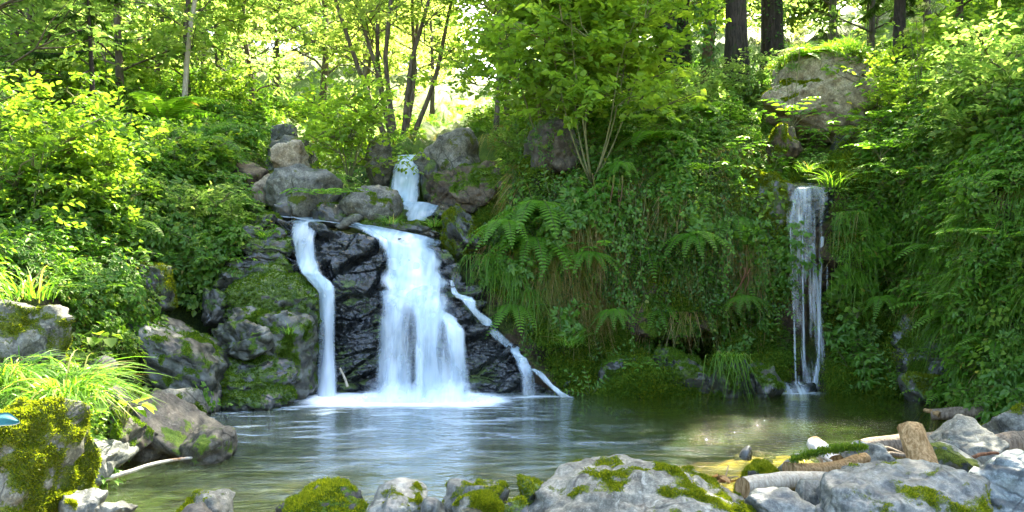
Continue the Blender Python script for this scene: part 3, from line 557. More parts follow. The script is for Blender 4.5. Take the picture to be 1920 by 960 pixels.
B('moss_shelf', 'bright moss shelf just left of the right fall top', 1380, 1496, 310, 440, 11.5, 96, 'rock_moss', moss=.72, sub=6, tufts=9000, mossmat='moss', depth=.35, tilt=-14, cuts=5)
B('hanging_earth_rock', 'dark rock lump under grass above the moss shelf', 1440, 1500, 235, 320, 12.0, 97, 'rock_earth', moss=.45, sub=5, tufts=1500, depth=.3)

# ---------------------------------------------------------------- dark wet rock face behind the falls
fcol = [  # px, top py, then Y at rows 0..1
 (505, 402, 11.85, 10.75), (560, 413, 11.6, 10.75), (640, 420, 11.55, 10.75), (720, 434, 11.55, 10.7), (800, 450, 11.55, 10.65), (838, 462, 11.5, 10.6),
 (860, 505, 11.35, 10.55), (900, 560, 11.15, 10.5), (950, 625, 11.0, 10.5), (1000, 690, 10.8, 10.5), (1065, 738, 10.65, 10.5)]
fx = np.array([c[0] for c in fcol], float)
fpx, ft = np.meshgrid(np.linspace(505, 1065, 330), np.linspace(-.12, 1.0, 260))
ftop = np.interp(fpx, fx, [c[1] for c in fcol]); fy0 = np.interp(fpx, fx, [c[2] for c in fcol]); fy1 = np.interp(fpx, fx, [c[3] for c in fcol])
tt = np.clip(ft, 0, 1); fpy = ftop + (765 - ftop) * tt; prof = tt ** .55
fY = fy0 + (fy1 - fy0) * prof + np.where(ft < 0, -ft * 9, 0); fpy = np.where(ft < 0, ftop + ft * 30, fpy)
FW = P(fpx, fpy, fY); FN = gridnormals(FW)
if FN[100, 100, 1] > 0: FN = -FN
s1 = (FW[..., 2] - .18 * FW[..., 0] + .22 * fbm(FW * 1.4, 3) + .05 * fbm(FW * 5, 2)) * 6.5; s1 = s1 % 1
led = np.where(s1 < .7, s1 / .7, (1 - s1) / .3)
s2 = (FW[..., 2] * .8 + .3 * FW[..., 0] + .3 * fbm(FW * 1.1 + 8, 3)) * 2.2; s2 = s2 % 1; led2 = np.where(s2 < .75, s2 / .75, (1 - s2) / .25)
blk = np.abs(fbm(FW * np.array([2.6, 2.6, 5]) + 2, 3))
am = sstep(0, .06, ft) * sstep(505, 530, fpx)
wq = FW + .10 * np.stack([fbm(FW * 1.5 + k, 2) for k in (1, 5, 9)], -1); ca, ea = cells(wq @ np.array([[1, 0, -.25], [0, 1, 0], [.2, 0, 1]]) * [1.3, 1.3, 4.0]); cb, eb = cells(wq * [5, 5, 15] + 7)
FD = am * (.03 * (1 - led) + .04 * (1 - led2) + .10 * fbm(FW * 1.8, 3) + .27 * ca * sstep(0, .14, ea) + .06 * cb * sstep(0, .2, eb) + .03 * blk + .015 * fbm(FW * 20, 2)) - .13
FW = FW + FN * FD[..., None]; FN2 = gridnormals(FW)
if FN2[100, 100, 1] > 0: FN2 = -FN2
fmoss = np.clip(.18 + .35 * FN2[..., 2] + .6 * fbm(FW * 2.6, 3) - .3 * sstep(880, 700, fpx) * sstep(560, 480, fpx * 0 + fpy), 0, 1)
fi = np.arange(fpx.size).reshape(fpx.shape); FQ = np.stack([fi[:-1, :-1], fi[:-1, 1:], fi[1:, 1:], fi[1:, :-1]], -1).reshape(-1, 4)
tag(link('wet_rock_face', mesh_np('wet_rock_face', FW.reshape(-1, 3), [FQ], [MT['rock_wet']], attrs={'moss': fmoss.ravel()})), 'black wet layered rock face behind the main and thin falls', 'rock face')
def face_Y(px, py):
    d = (fpx - px) ** 2 + (fpy - py) ** 2; i = np.unravel_index(np.argmin(d), d.shape); return FW[i][1]

# right fall's wet wall
rpx, rpy = np.meshgrid(np.linspace(1455, 1590, 120), np.linspace(336, 765, 260))
rt = (rpy - 345) / 400; rY = 11.15 + .55 * sstep(.05, .5, rt) - .35 * sstep(.6, 1.0, rt) + np.where(rpy < 352, (352 - rpy) * .06, 0)
rY = rY + .5 * ((np.abs(rpx - 1520) / 66) ** 3)
RW = P(rpx, rpy, rY); RW = RW + np.array([0, -1, 0.]) * (.07 * fbm(RW * 3, 4) + .05 * np.abs(fbm(RW * 8, 3)))[..., None]
RN = gridnormals(RW); rms = np.clip(.25 + .7 * fbm(RW * 2.2 + 4, 3) + .3 * np.abs(rpx - 1515) / 60, 0, 1) * (1 - sstep(460, 400, rpy) * sstep(1470, 1490, rpx))
ri = np.arange(rpx.size).reshape(rpx.shape); RQ = np.stack([ri[:-1, :-1], ri[:-1, 1:], ri[1:, 1:], ri[1:, :-1]], -1).reshape(-1, 4)
tag(link('dark_rock_wall', mesh_np('dark_rock_wall', RW.reshape(-1, 3), [RQ], [MT['rock_wet']], attrs={'moss': rms.ravel()})), 'dark dripping rock wall behind the thin right fall', 'rock wall')

# ---------------------------------------------------------------- falling water
def watermat(name, col, base, gain, fu=26.0):
    m = M(name); uv = m.n('UVMap').outputs[0]; e = m.attr('edge'); dn = m.attr('dens')
    a = m.noise(scalevec(m, uv, fu, .6, 1), 1.0, 3, .5, .1); b = m.noise(scalevec(m, uv, fu * .22, .7, 1), 1.0, 3, .55); c = m.noise(scalevec(m, uv, fu * 3, 1.6, 1), 1.0, 2, .6)
    f = m.math('ADD', m.math('MULTIPLY', m.math('SUBTRACT', a, .5), 0.5 * gain), m.math('MULTIPLY', m.math('SUBTRACT', b, .5), 1.7 * gain))
    f = m.math('ADD', f, m.math('MULTIPLY', m.math('SUBTRACT', c, .5), .15 * gain))
    f = m.math('ADD', f, m.math('ADD', base, dn), True)
    e = m.ramp(m.math('ADD', e, m.math('MULTIPLY', m.math('SUBTRACT', a, .5), .7)), .06, .8)
    f = m.math('MULTIPLY', f, e, True)
    bmp = m.n('Bump', {'Height': m.math('ADD', a, b), 'Strength': .06, 'Distance': .04}).outputs[0]
    cc = m.mix(m.ramp(b, .3, .7), tuple(x * .88 for x in col), (.88, .95, 1))
    d = m.n('BsdfDiffuse', {'Color': cc, 'Normal': bmp}); t = m.n('BsdfTranslucent', {'Color': cc})
    x = m.n('MixShader', {0: .45, 1: d.outputs[0], 2: t.outputs[0]})
    g = m.n('BsdfGlossy', {'Color': (1, 1, 1), 'Roughness': .25, 'Normal': bmp}); x = m.n('MixShader', {0: .06, 1: x.outputs[0], 2: g.outputs[0]})
    tr = m.n('BsdfTransparent')
    return m.fin(m.n('MixShader', {0: f, 1: tr.outputs[0], 2: x.outputs[0]}).outputs[0])
WM1 = watermat('fall_water', (.60, .79, .90), .47, 1.0, 15)
WM2 = watermat('thin_fall_water', (.60, .76, .86), .30, 1.25, 30)
def ribbon(secs, nu=50, nv=110, layers=2, bulge=.08, ew=.25, dens=None, gap=.035, seed=0, rip=.03, slant=None, fin=3):
    secs = np.array(secs, float); k = np.arange(len(secs)); t = np.linspace(0, len(secs) - 1, nv)
    ip = [np.interp(t, k, secs[:, j]) for j in range(4)]
    ker = np.ones(7) / 7
    ip = [np.convolve(np.pad(a, 3, mode='reflect', reflect_type='odd'), ker, 'valid') for a in ip]
    py, xl, xr, Y = ip; Vs = []; Qs = []; E = []; UV = []; Dn = []; n = 0
    tl_ = np.interp(t, k, slant) if slant is not None else np.zeros(nv)
    dn = np.interp(t, k, dens) if dens is not None else np.zeros(nv)
    for L in range(layers):
        u = np.linspace(0, 1, nu)[None]; sh = (L - .5 * (layers - 1)) * .08
        x = xl[:, None] + (xr - xl)[:, None] * (u * (1 - abs(sh)) + max(0, sh)); pyy = py[:, None] + tl_[:, None] * (u - .5)
        wv = P(x, pyy, Y[:, None] + 0 * u)
        q = np.stack([wv[..., 0] * 5, np.cumsum(np.full_like(x, .04), 0) * 1.2, np.full_like(x, seed + L * 3)], -1)
        dy = -bulge * np.sin(np.pi * u) - rip * fbm(q, 2) * 1.0 - L * gap
        wv[..., 1] += dy
        length = np.concatenate([[0], np.cumsum(np.linalg.norm(np.diff(wv[:, nu // 2], axis=0), axis=1))])
        UV.append(np.stack([wv[..., 0] + L * 3.3, length[:, None] + 0 * u + L * 1.7], -1).reshape(-1, 2))
        # ragged soft sides
        rag = .10 * fbm(np.stack([0 * t + seed, t * .9, 0 * t + L * 5], -1), 3)[:, None]
        ed = sstep(0, ew, u + rag) * sstep(0, ew, 1 - u + rag) * sstep(0, fin, np.arange(nv) + 0 * fin)[:, None]
        E.append((ed + 0 * x).ravel()); Dn.append((dn[:, None] + 0 * x).ravel()); Vs.append(wv.reshape(-1, 3))
        i = np.arange(nv * nu).reshape(nv, nu) + n; Qs.append(np.stack([i[:-1, :-1], i[:-1, 1:], i[1:, 1:], i[1:, :-1]], -1).reshape(-1, 4)); n += nv * nu
    return np.concatenate(Vs), np.concatenate(Qs), np.concatenate(E), np.concatenate(UV), np.concatenate(Dn)
def fall(name, ribbons, mat, parent=None):
    V = []; Q = []; E = []; U = []; D = []; n = 0
    for rb in ribbons:
        v, q, e, u, d = rb; V.append(v); Q.append(q + n); E.append(e); U.append(u); D.append(d); n += len(v)
    return link(name, mesh_np(name, np.concatenate(V), [np.concatenate(Q)], [mat], attrs={'edge': np.concatenate(E), 'dens': np.concatenate(D)}, uv=np.concatenate(U)), parent)
main = fall('main_waterfall', [
  ribbon([(428, 610, 832, 11.9), (441, 650, 834, 11.55), (462, 700, 833, 11.25), (500, 716, 836, 11.1), (530, 714, 842, 10.95), (552, 708, 850, 10.75), (575, 704, 862, 10.6), (610, 700, 872, 10.5), (660, 697, 877, 10.45), (752, 692, 884, 10.38)],
         nu=110, nv=180, layers=3, bulge=.12, ew=.3, slant=[40, 42, 30, 14, 6, 0, 0, 0, 0, 0], dens=[.25, .35, .3, .15, .2, -.02, -.26, -.36, -.38, -.2], rip=.05),
  ribbon([(470, 730, 812, 11.15), (520, 728, 820, 10.95), (550, 740, 838, 10.72), (590, 768, 842, 10.5), (650, 768, 838, 10.4), (752, 760, 850, 10.33)], nu=60, nv=120, layers=2, ew=.4, fin=15, dens=[.2, .2, .3, .15, -.1, -.05], seed=5, rip=.05),
  ribbon([(540, 712, 760, 10.9), (556, 708, 778, 10.68), (600, 704, 776, 10.5), (752, 698, 776, 10.4)], nu=40, nv=80, layers=1, ew=.35, fin=12, dens=[.1, .1, -.15, -.15], seed=9),
  ribbon([(575, 800, 856, 10.75), (598, 815, 870, 10.55), (615, 828, 876, 10.46), (660, 834, 880, 10.42), (752, 840, 888, 10.36)], nu=40, nv=80, layers=2, ew=.4, dens=[.0, .25, .1, -.2, -.2], seed=12, fin=14, slant=[26, 24, 10, 0, 0]),
  ribbon([(708, 680, 896, 10.3), (722, 668, 906, 10.22), (738, 655, 915, 10.12), (752, 640, 925, 9.98)], nu=60, nv=40, layers=2, ew=.3, dens=[-.55, -.3, -.05, .1], seed=15, bulge=.1)], WM1)
tag(main, 'wide silky white waterfall pouring over the dark rock into the pool', 'waterfall')
def cling(secs, off=.05):
    out = []
    for a, l, r in secs: out.append((a, l, r, min(face_Y(l, a), face_Y((l + r) / 2, a), face_Y(r, a)) - off))
    for k in range(1, len(out)): out[k] = (*out[k][:3], min(out[k][3], out[k - 1][3]))
    return out
left = fall('thin_waterfall', [
  ribbon([(412, 536, 600, 11.9)] + cling([(419, 541, 598), (450, 546, 594), (490, 554, 600), (512, 563, 606), (530, 580, 628), (545, 592, 634), (575, 597, 632), (640, 594, 632), (752, 590, 638)], .13), nu=50, nv=160, layers=3, ew=.25, bulge=.06, dens=[-.1, -.2, -.25, -.1, .1, .2, .1, -.1, -.28, -.2], seed=20),
  ribbon([(450, 535, 560, 11.4), (462, 540, 568, 11.3), (500, 562, 584, 11.1), (530, 585, 612, 10.92)], nu=16, nv=50, layers=1, ew=.4, dens=[0, .1, .1, .2], seed=24)], WM1)
tag(left, 'narrow white waterfall down the rock left of the main fall', 'waterfall')
lip = fall('lip_stream', [ribbon([(409, 505, 520, 12.0), (414, 540, 575, 11.9), (420, 600, 650, 11.75), (430, 640, 700, 11.7), (437, 690, 760, 11.6)], nu=20, nv=60, layers=1, ew=.4, seed=30)], WM2)
# lay the lip stream as a thin sheet following the top edge
LX = np.linspace(515, 745, 70); LT = np.interp(LX, fx, [c[1] for c in fcol]); Vl = []; El = []; Ul = []
for j, f_ in enumerate(np.linspace(0, 1, 10)):
    w_ = P(LX, LT - 6 + f_ * (9 + 6 * sstep(600, 700, LX)), 12.0 - f_ * .42); w_[:, 2] += .03 + .015 * fbm(w_ * 4, 2); Vl.append(w_); El.append(np.sin(np.pi * min(1, max(0, .1 + f_ * .8))) * np.ones(70)); Ul.append(np.stack([np.full(70, f_ * .4), LX * .006], -1))
li = np.arange(700).reshape(10, 70); LQ = np.stack([li[:-1, :-1], li[:-1, 1:], li[1:, 1:], li[1:, :-1]], -1).reshape(-1, 4)
lip.data = mesh_np('lip_stream', np.concatenate(Vl), [LQ], [WM1], attrs={'edge': np.concatenate(El), 'dens': np.full(700, .15)}, uv=np.concatenate(Ul))
tag(lip, 'shallow white stream gliding along the top of the rock face', 'stream')
up = fall('upper_cascade', [
  ribbon([(291, 742, 796, 14.6), (301, 742, 794, 14.0), (318, 734, 791, 13.65), (335, 732, 790, 13.6), (355, 728, 790, 13.4), (372, 740, 788, 13.25), (388, 752, 786, 13.1)], nu=40, nv=90, layers=3, ew=.22, dens=[.3, .3, .25, .3, .25, .25, .3], seed=40, bulge=.1),
  ribbon([(378, 745, 800, 13.1), (386, 750, 835, 12.8), (396, 754, 832, 12.6), (404, 758, 812, 12.5), (414, 762, 800, 12.4)], nu=40, nv=40, layers=2, ew=.25, dens=[.3, .2, .1, .1, .1], seed=43)], WM1)
tag(up, 'small upper cascade tumbling between boulders above the main fall', 'waterfall')
side = fall('side_trickle', [
  ribbon(cling([(524, 840, 851), (535, 843, 855), (550, 846, 860), (558, 852, 890), (563, 864, 896), (575, 872, 896), (588, 884, 906), (600, 894, 926), (612, 904, 930), (628, 918, 946), (645, 936, 966), (650, 944, 978), (663, 958, 978), (672, 962, 992), (684, 966, 1000), (705, 974, 1006), (748, 972, 1010)]), nu=30, nv=200, layers=3, ew=.35, dens=[-.3, -.3, -.2, 0, 0, -.2, -.25, -.2, -.2, -.25, -.2, .0, 0, .1, -.05, -.3, -.3], seed=50, bulge=.03, gap=.015),
  ribbon([(a, b, c, 10.36 - .01 * k) for k, (a, b, c) in enumerate([(690, 984, 1004), (696, 996, 1018), (706, 1008, 1028), (722, 1022, 1042), (733, 1036, 1056), (744, 1046, 1078)])], nu=20, nv=60, layers=2, ew=.4, dens=[-.15, -.1, -.1, -.2, -.2, -.15], seed=53, bulge=.02)], WM1)
tag(side, 'slanting trickle branching at its foot right of the main fall', 'waterfall')
def strand(secs, s, d=0): return ribbon(secs, nu=12, nv=110, layers=1, ew=.5, dens=[d - .12] * len(secs), seed=s, bulge=.02, rip=.015)
rf = fall('right_waterfall', [
  ribbon([(338, 1496, 1540, 12.3), (345, 1486, 1548, 11.6), (352, 1480, 1554, 11.12), (375, 1475, 1553, 11.08), (420, 1472, 1550, 11.08), (470, 1473, 1550, 11.1), (560, 1476, 1550, 11.1), (650, 1482, 1548, 11.05), (748, 1486, 1542, 10.85)], nu=60, nv=160, layers=2, ew=.25, dens=[.05, .0, -.08, -.16, -.22, -.28, -.32, -.34, -.3], seed=60, bulge=.03),
  strand([(360, 1486, 1502, 11.05), (420, 1476, 1490, 11.05), (560, 1483, 1492, 11.05), (735, 1489, 1496, 10.95)], 61, .0),
  strand([(400, 1500, 1508, 11.06), (520, 1501, 1508, 11.06), (700, 1504, 1512, 11.0)], 62, .05),
  strand([(450, 1516, 1530, 11.1), (520, 1520, 1536, 11.08), (600, 1530, 1542, 11.05), (665, 1530, 1540, 11.0), (690, 1526, 1540, 10.9), (748, 1514, 1532, 10.75)], 63, .2),
  strand([(440, 1536, 1548, 11.15), (520, 1532, 1542, 11.1), (600, 1532, 1540, 11.08), (660, 1532, 1539, 11.02)], 64, .1),
  strand([(400, 1547, 1553, 11.2), (620, 1549, 1554, 11.2)], 65, -.1),
  ribbon([(712, 1462, 1532, 10.85), (722, 1452, 1534, 10.7), (735, 1446, 1536, 10.6), (748, 1440, 1538, 10.55)], nu=40, nv=30, layers=2, ew=.45, dens=[-.35, -.3, -.25, -.1], seed=66)], WM2)
tag(rf, 'thin veil of water dripping down the dark wall on the right', 'waterfall')

# ---------------------------------------------------------------- driftwood
def log(name, label, p0, p1, r0, r1, mat, bend=.03, endmat=None, seed=0, cat='log', ns=20, nl=40, gn=.05, flat=1.0, smooth=True):
    r = np.random.default_rng(seed); p0 = np.array(p0, float); p1 = np.array(p1, float); t = np.linspace(0, 1, nl)
    ax = p1 - p0; L = np.linalg.norm(ax); d = ax / L; U = nrm(np.cross(d, [0.05, .03, 1])); Wv = np.cross(U, d)
    ctr = p0 + t[:, None] * ax + (Wv * np.sin(np.pi * t)[:, None]) * bend * L + .012 * np.stack([noise(np.stack([t * 4 + seed, t * 0 + k, t * 0], -1)) for k in range(3)], -1)
    a = np.arange(ns) / ns * 2 * np.pi; rad = (r0 + (r1 - r0) * t)[:, None] * (1 + gn * fbm(np.stack([np.cos(a)[None] + t[:, None] * 3 * L, np.sin(a)[None] + 0 * t[:, None] + seed, 0 * a[None] + t[:, None] * 2], -1) * 1.5, 4) * 1.6)
    V = ctr[:, None] + rad[..., None] * (np.cos(a)[None, :, None] * U + flat * np.sin(a)[None, :, None] * Wv)
    A = Acc(); i = np.arange(nl - 1)[:, None] * ns; j = np.arange(ns)[None]; j2 = (j + 1) % ns
    c = V.reshape(-1, 3); mid = (p0 + p1) / 2
    A.add(c - mid, quads=np.stack([i + j, i + j2, i + ns + j2, i + ns + j], -1).reshape(-1, 4))
    for e, k in ((0, -1), (nl - 1, 1)):   # recessed cut ends with an inner ring
        ring = V[e]; inner = ctr[e] + (ring - ctr[e]) * .82 - d * k * .004; core = ctr[e:e + 1] + r.normal(0, .002, (1, 3)); VV_ = np.concatenate([ring, inner, core]) - mid
        jj = np.arange(ns); jn = (jj + 1) % ns
        A.add(VV_, quads=np.stack([jj, jn, ns + jn, ns + jj], -1), tris=np.stack([ns + jj, ns + jn, np.full(ns, 2 * ns)], -1), m=1)
    me = A.mesh(name, [BK[mat], BK[endmat or 'cut']], smooth=smooth)
    o = link(name, me, None, mid); return tag(o, label, cat)
log('pale_log', 'pale smooth log with its sawn end facing left between stones', P(1392, 914, 5.2), P(1600, 905, 5.75), .062, .05, 'pale', bend=.03, seed=1, ns=28)
log('curved_log', 'curved split log with moss along its upper side', P(1480, 880, 5.65), P(1622, 858, 5.95), .07, .05, 'cut', bend=-.05, seed=2, ns=24, flat=.7)
log('bark_stub', 'short white stub of log with peeling brown bark', P(1527, 832, 6.4), P(1568, 872, 6.0), .058, .075, 'peel', bend=0, seed=3, ns=24)
pst = log('broken_post', 'upright broken brown post leaning left among the stones', P(1745, 905, 5.35), P(1706, 800, 5.6), .098, .092, 'cut', bend=0, seed=4, ns=9, nl=12, gn=.16, cat='post', flat=.75, smooth=False)
log('dark_log', 'dark half sunken log behind the broken post', P(1615, 842, 6.8), P(1790, 832, 6.9), .075, .09, 'driftwood', seed=5, ns=24)
log('end_log', 'thick brown log running out of the right edge beside the white topped boulder', P(1850, 838, 6.5), P(2010, 828, 6.6), .085, .09, 'driftwood', seed=6, ns=24)
log('floating_log', 'thin log lying in the water below the right bank', P(1745, 778, 8.9), P(1895, 778, 8.6), .06, .065, 'driftwood', seed=7, ns=20)
log('log_fork', 'short orange fork on the end of the floating log', P(1733, 769, 8.95), P(1762, 778, 8.8), .02, .03, 'cut', seed=8, ns=12, cat='branch')
log('lying_plank', 'weathered thin plank half hidden behind the blue grey boulder', P(1555, 908, 5.25), P(1760, 886, 5.3), .03, .025, 'pale', seed=9, ns=14, flat=.5, cat='plank')
log('grey_stick', 'short grey stick floating in front of the dark log', P(1632, 856, 6.3), P(1735, 858, 6.4), .022, .018, 'driftwood', seed=10, ns=12, cat='stick')
log('white_branch', 'long bleached branch lying in the shallow water at left', P(160, 916, 6.15), P(396, 856, 7.15), .020, .009, 'peel', bend=.05, seed=11, ns=14, cat='branch')
log('fall_stick', 'small broken stick leaning on the rock between the two falls', P(637, 690, 10.4), P(652, 725, 10.35), .012, .018, 'pale', seed=12, ns=8, cat='stick')
log('hook_twig', 'bent pale twig sticking out over the water from the curved log', P(1487, 853, 6.0), P(1560, 866, 5.95), .010, .014, 'pale', bend=.10, seed=13, ns=10, cat='twig')
for i, (a, b, c, d, Y, r_, m_, l) in enumerate([(1590, 892, 1668, 872, 5.7, .016, 'driftwood', 'forked grey stick lying between the curved log and the post'), (1640, 838, 1712, 862, 6.5, .02, 'driftwood', 'dark stick leaning on the half sunken log'), (1452, 902, 1530, 888, 5.5, .012, 'pale', 'thin peeled stick in front of the moss cap stone'),
        (1795, 868, 1872, 850, 6.0, .018, 'root', 'reddish stick across the greenish stone'), (1868, 872, 1930, 862, 5.9, .015, 'driftwood', 'broken stick beside the round dark pebble'), (1600, 850, 1655, 846, 6.7, .014, 'pale', 'short pale stick floating behind the speckled stone')]):
    log('stick', l, P(a, b, Y), P(c, d, Y + .15), r_, r_ * .5, m_, bend=.05, seed=40 + i, ns=8, nl=16, gn=.12, cat='stick')
for i, (a, b, c, d, l) in enumerate([(1340, 900, 1384, 894, 'thin brown twig beside the big pale boulder'), (1358, 905, 1366, 872, 'thin twig standing upright at the water edge'), (1742, 875, 1736, 838, 'thin dry stalk standing right of the broken post')]):
    log('twig', l, P(a, b, 5.5), P(c, d, 5.6), .006, .004, 'driftwood', seed=20 + i, ns=6, nl=10, cat='twig')
A = Acc(); pp = P(rng.uniform(1335, 1385, 14), rng.uniform(890, 905, 14), 5.4) ; leaves(A, pp - pp.mean(0), rng.normal(size=(14, 3)) * [1, 1, .2], np.tile([0, 0, 1.0], (14, 1)) + rng.normal(0, .3, (14, 3)), .09, .05)
tag(link('dead_leaves', A.mesh('dead_leaves', [LM['dead']]), None, pp.mean(0)), 'orange dead leaves washed up beside the big pale boulder', 'leaves', kind='stuff')
# moss strip along the curved log
A = Acc(); n = 2500; t = rng.random(n); base = P(1485 + t * 138, 872 - t * 24 - 6 * np.sin(np.pi * t), 5.62 + t * .28) + rng.normal(0, .012, (n, 3)); base[:, 2] += .03
leaves(A, base, rng.normal(0, .6, (n, 3)) + [0, 0, 1], rng.normal(size=(n, 3)), .022, .008, simple=True); cl_ = bpy.data.objects['curved_log']
ml = link('moss', A.mesh('moss', [LM['mossG']]), cl_, -np.array(cl_.location)); ml['kind'] = 'stuff'
# teal cloth corner on the mossy boulder
tx, ty = np.meshgrid(np.linspace(-1, 1, 24), np.linspace(-1, 1, 12)); taper = np.clip(1 - np.clip(tx, 0, 1) ** 1.6, 0.01, 1) ** .8; 
cm = M('teal_cloth'); tcc = cm.n('TexCoord').outputs['Object']; cm.fin(cm.n('BsdfPrincipled', {'Base Color': cm.mix(cm.noise(tcc, 60, 3), (.0, .045, .055), (.0, .10, .11)), 'Roughness': .8}).outputs[0])
cm2 = M('cloth_hem'); cm2.fin(cm2.n('BsdfPrincipled', {'Base Color': (.35, .42, .42, 1), 'Roughness': .8}).outputs[0])
TW = np.stack([tx * .11, ty * .05 * taper, .008 * np.sin(tx * 5) + .006 * np.cos(ty * 4)], -1); tl = TW - [0, 0, .006]
ti = np.arange(tx.size).reshape(tx.shape); TQ = np.stack([ti[:-1, :-1], ti[:-1, 1:], ti[1:, 1:], ti[1:, :-1]], -1).reshape(-1, 4)
bd = np.concatenate([ti[0, :], ti[1:, -1], ti[-1, -2::-1], ti[-2:0:-1, 0]]); SQ = np.stack([bd, np.roll(bd, -1), np.roll(bd, -1) + tx.size, bd + tx.size], -1)
clo = link('teal_cloth', mesh_np('teal_cloth', np.concatenate([TW.reshape(-1, 3), tl.reshape(-1, 3)]), [TQ, TQ[:, ::-1] + tx.size, SQ], [cm.mat, cm2.mat], midx=[0] * len(TQ) * 2 + [1] * len(SQ)), None, P(-2, 786, 4.62))
clo.rotation_euler = (R(38), R(4), R(0)); tag(clo, 'teal cloth with pale hem lying on the yellow moss boulder', 'cloth')

# ================================================================ VEGETATION
Zv = np.array([0, 0, 1.0])
def rdir(n, zlo=-1, zhi=1):
    a = rng.random(n) * 2 * np.pi; z = rng.uniform(zlo, zhi, n); r = np.sqrt(np.maximum(0, 1 - z * z)); return np.stack([r * np.cos(a), r * np.sin(a), z], -1)
def clump_dome(name, n, Rr, H, L, W, mat, simple=False, flat=.5, stems=8, droop=.25):
    A = Acc(); d = rdir(n, -.1, 1); rr = Rr * rng.uniform(.45, 1, n) ** .6; p = d * rr[:, None]; p[:, 2] *= H / Rr
    out = d * [1, 1, .25] + rng.normal(0, .35, (n, 3)) + [0, 0, -.15]
    nn = Zv + d * flat + rng.normal(0, .3, (n, 3)); leaves(A, p, out, nn, L * rng.uniform(.6, 1.25, n), W * rng.uniform(.7, 1.2, n), simple=simple, droop=droop)
    for k in range(stems):
        q = p[k * (n // stems)]; tube(A, [q * 0 - Zv * .1, q * .5 + rng.normal(0, .02, 3), q], .004, ns=3, m=1, cap=False)
    return A.mesh(name, [mat, BK['stem']])
def herb(name, nst, H, lv, L, W, mat, leaflets=3, spread=.35):
    """upright stems with opposite compound leaves"""
    A = Acc()
    for k in range(nst):
        a = rng.random() * 6.28; tip = np.array([math.cos(a) * spread, math.sin(a) * spread, 1]) * H * rng.uniform(.6, 1); b = rng.normal(0, .05, 3) * [1, 1, 0]
        t = np.linspace(0, 1, 6)[:, None]; c = b + tip * t + np.array([math.cos(a), math.sin(a), 0]) * .10 * H * t ** 2; tube(A, c, np.linspace(.005, .002, 6), 4, m=1, cap=False)
        for q in range(lv):
            f = (q + 1.2) / (lv + .2); pt = b + tip * f + np.array([math.cos(a), math.sin(a), 0]) * .10 * H * f * f
            for sgn in (0, 1):
                az = q * 1.57 + sgn * 3.14 + a; od = np.array([math.cos(az), math.sin(az), .25]); Ls = L * (1.25 - .5 * f) * rng.uniform(.8, 1.15)
                e = pt + od * Ls * .6; tube(A, [pt, e], .0018, 3, m=1, cap=False)
                ang = np.linspace(-1, 1, leaflets) * .95 if leaflets > 1 else np.zeros(1)
                D = np.stack([np.cos(az + ang), np.sin(az + ang), np.full(leaflets, -.05)], -1); sz = 1 - .25 * np.abs(ang)
                leaves(A, np.tile(e, (leaflets, 1)), D, np.tile(Zv, (leaflets, 1)) + rng.normal(0, .22, (leaflets, 3)), Ls * sz, W * sz, droop=.25)
    return A.mesh(name, [mat, BK['stem']])
def pinnate(name, nl, L, mat, pairs=5, lw=.035, ll=.075, up=.8, flowers=0):
    """angelica-like rosette: long stalks with paired leaflets"""
    A = Acc()
    for k in range(nl):
        a = k * 2.4 + rng.normal(0, .3); o = np.array([math.cos(a), math.sin(a), 0]); LL = L * rng.uniform(.7, 1.15); t = np.linspace(0, 1, 8)[:, None]
        c = o * LL * (.25 * t + .75 * t ** 1.6) + Zv * LL * (up * t - .55 * up * t ** 2.5); tube(A, c, np.linspace(.005, .0015, 8), 3, m=1, cap=False)
        for q in range(pairs):
            f = .42 + .58 * q / (pairs - 1); i = f * 7; i0 = int(min(6, i)); p = c[i0] + (c[i0 + 1] - c[i0]) * (i - i0); tg = nrm(c[i0 + 1] - c[i0]); sd = nrm(np.cross(tg, Zv)); e = 1.0 - .35 * abs(f - .6)
            D = np.stack([tg * .6 + sd, tg * .6 - sd]) if q < pairs - 1 else np.stack([tg, tg * .8 + sd * .6])
            nn = np.tile(np.cross(sd, tg), (2, 1)) + rng.normal(0, .2, (2, 3)); leaves(A, np.tile(p, (2, 1)), D, nn, ll * e, lw * e, droop=.2)
    for k in range(flowers):
        a = rng.random() * 6.28; hgt = L * rng.uniform(1.3, 1.9); top = np.array([math.cos(a) * .12, math.sin(a) * .12, hgt]); tube(A, [np.zeros(3), top * .5, top], .005, 4, m=1, cap=False)
        for j in range(14):
            d = rdir(1, .25, 1)[0]; e = top + d * np.array([.085, .085, .05]); tube(A, [top, e], .0015, 3, m=1, cap=False); nn = 14
            leaves(A, e + rng.normal(0, .011, (nn, 3)), rdir(nn, -.1, .3), np.tile(Zv, (nn, 1)), .014, .012, simple=True, m=2)
    return A.mesh(name, [mat, BK['stem'], LM['flower']])
def grass(name, n, L, W, mat, spread=.1, up=.85, droop=.45, hang=False, seg=5):
    A = Acc(); a = rng.random(n) * 6.28 if not hang else rng.normal(0, .75, n); d = np.stack([np.cos(a), np.sin(a), 0 * a], -1)
    base = d * rng.random(n)[:, None] * spread + rng.normal(0, spread * .4, (n, 3)) * [1, 1, .15]
    if hang: base[:, 1] += rng.uniform(-.18, .18, n)
    strips(A, base, d * rng.uniform(.35, 1, n)[:, None], up * rng.uniform(.7, 1.1, n), L * rng.uniform(.5, 1.1, n), W, droop * rng.uniform(.6, 1.3, n), seg=seg)
    return A.mesh(name, [mat])
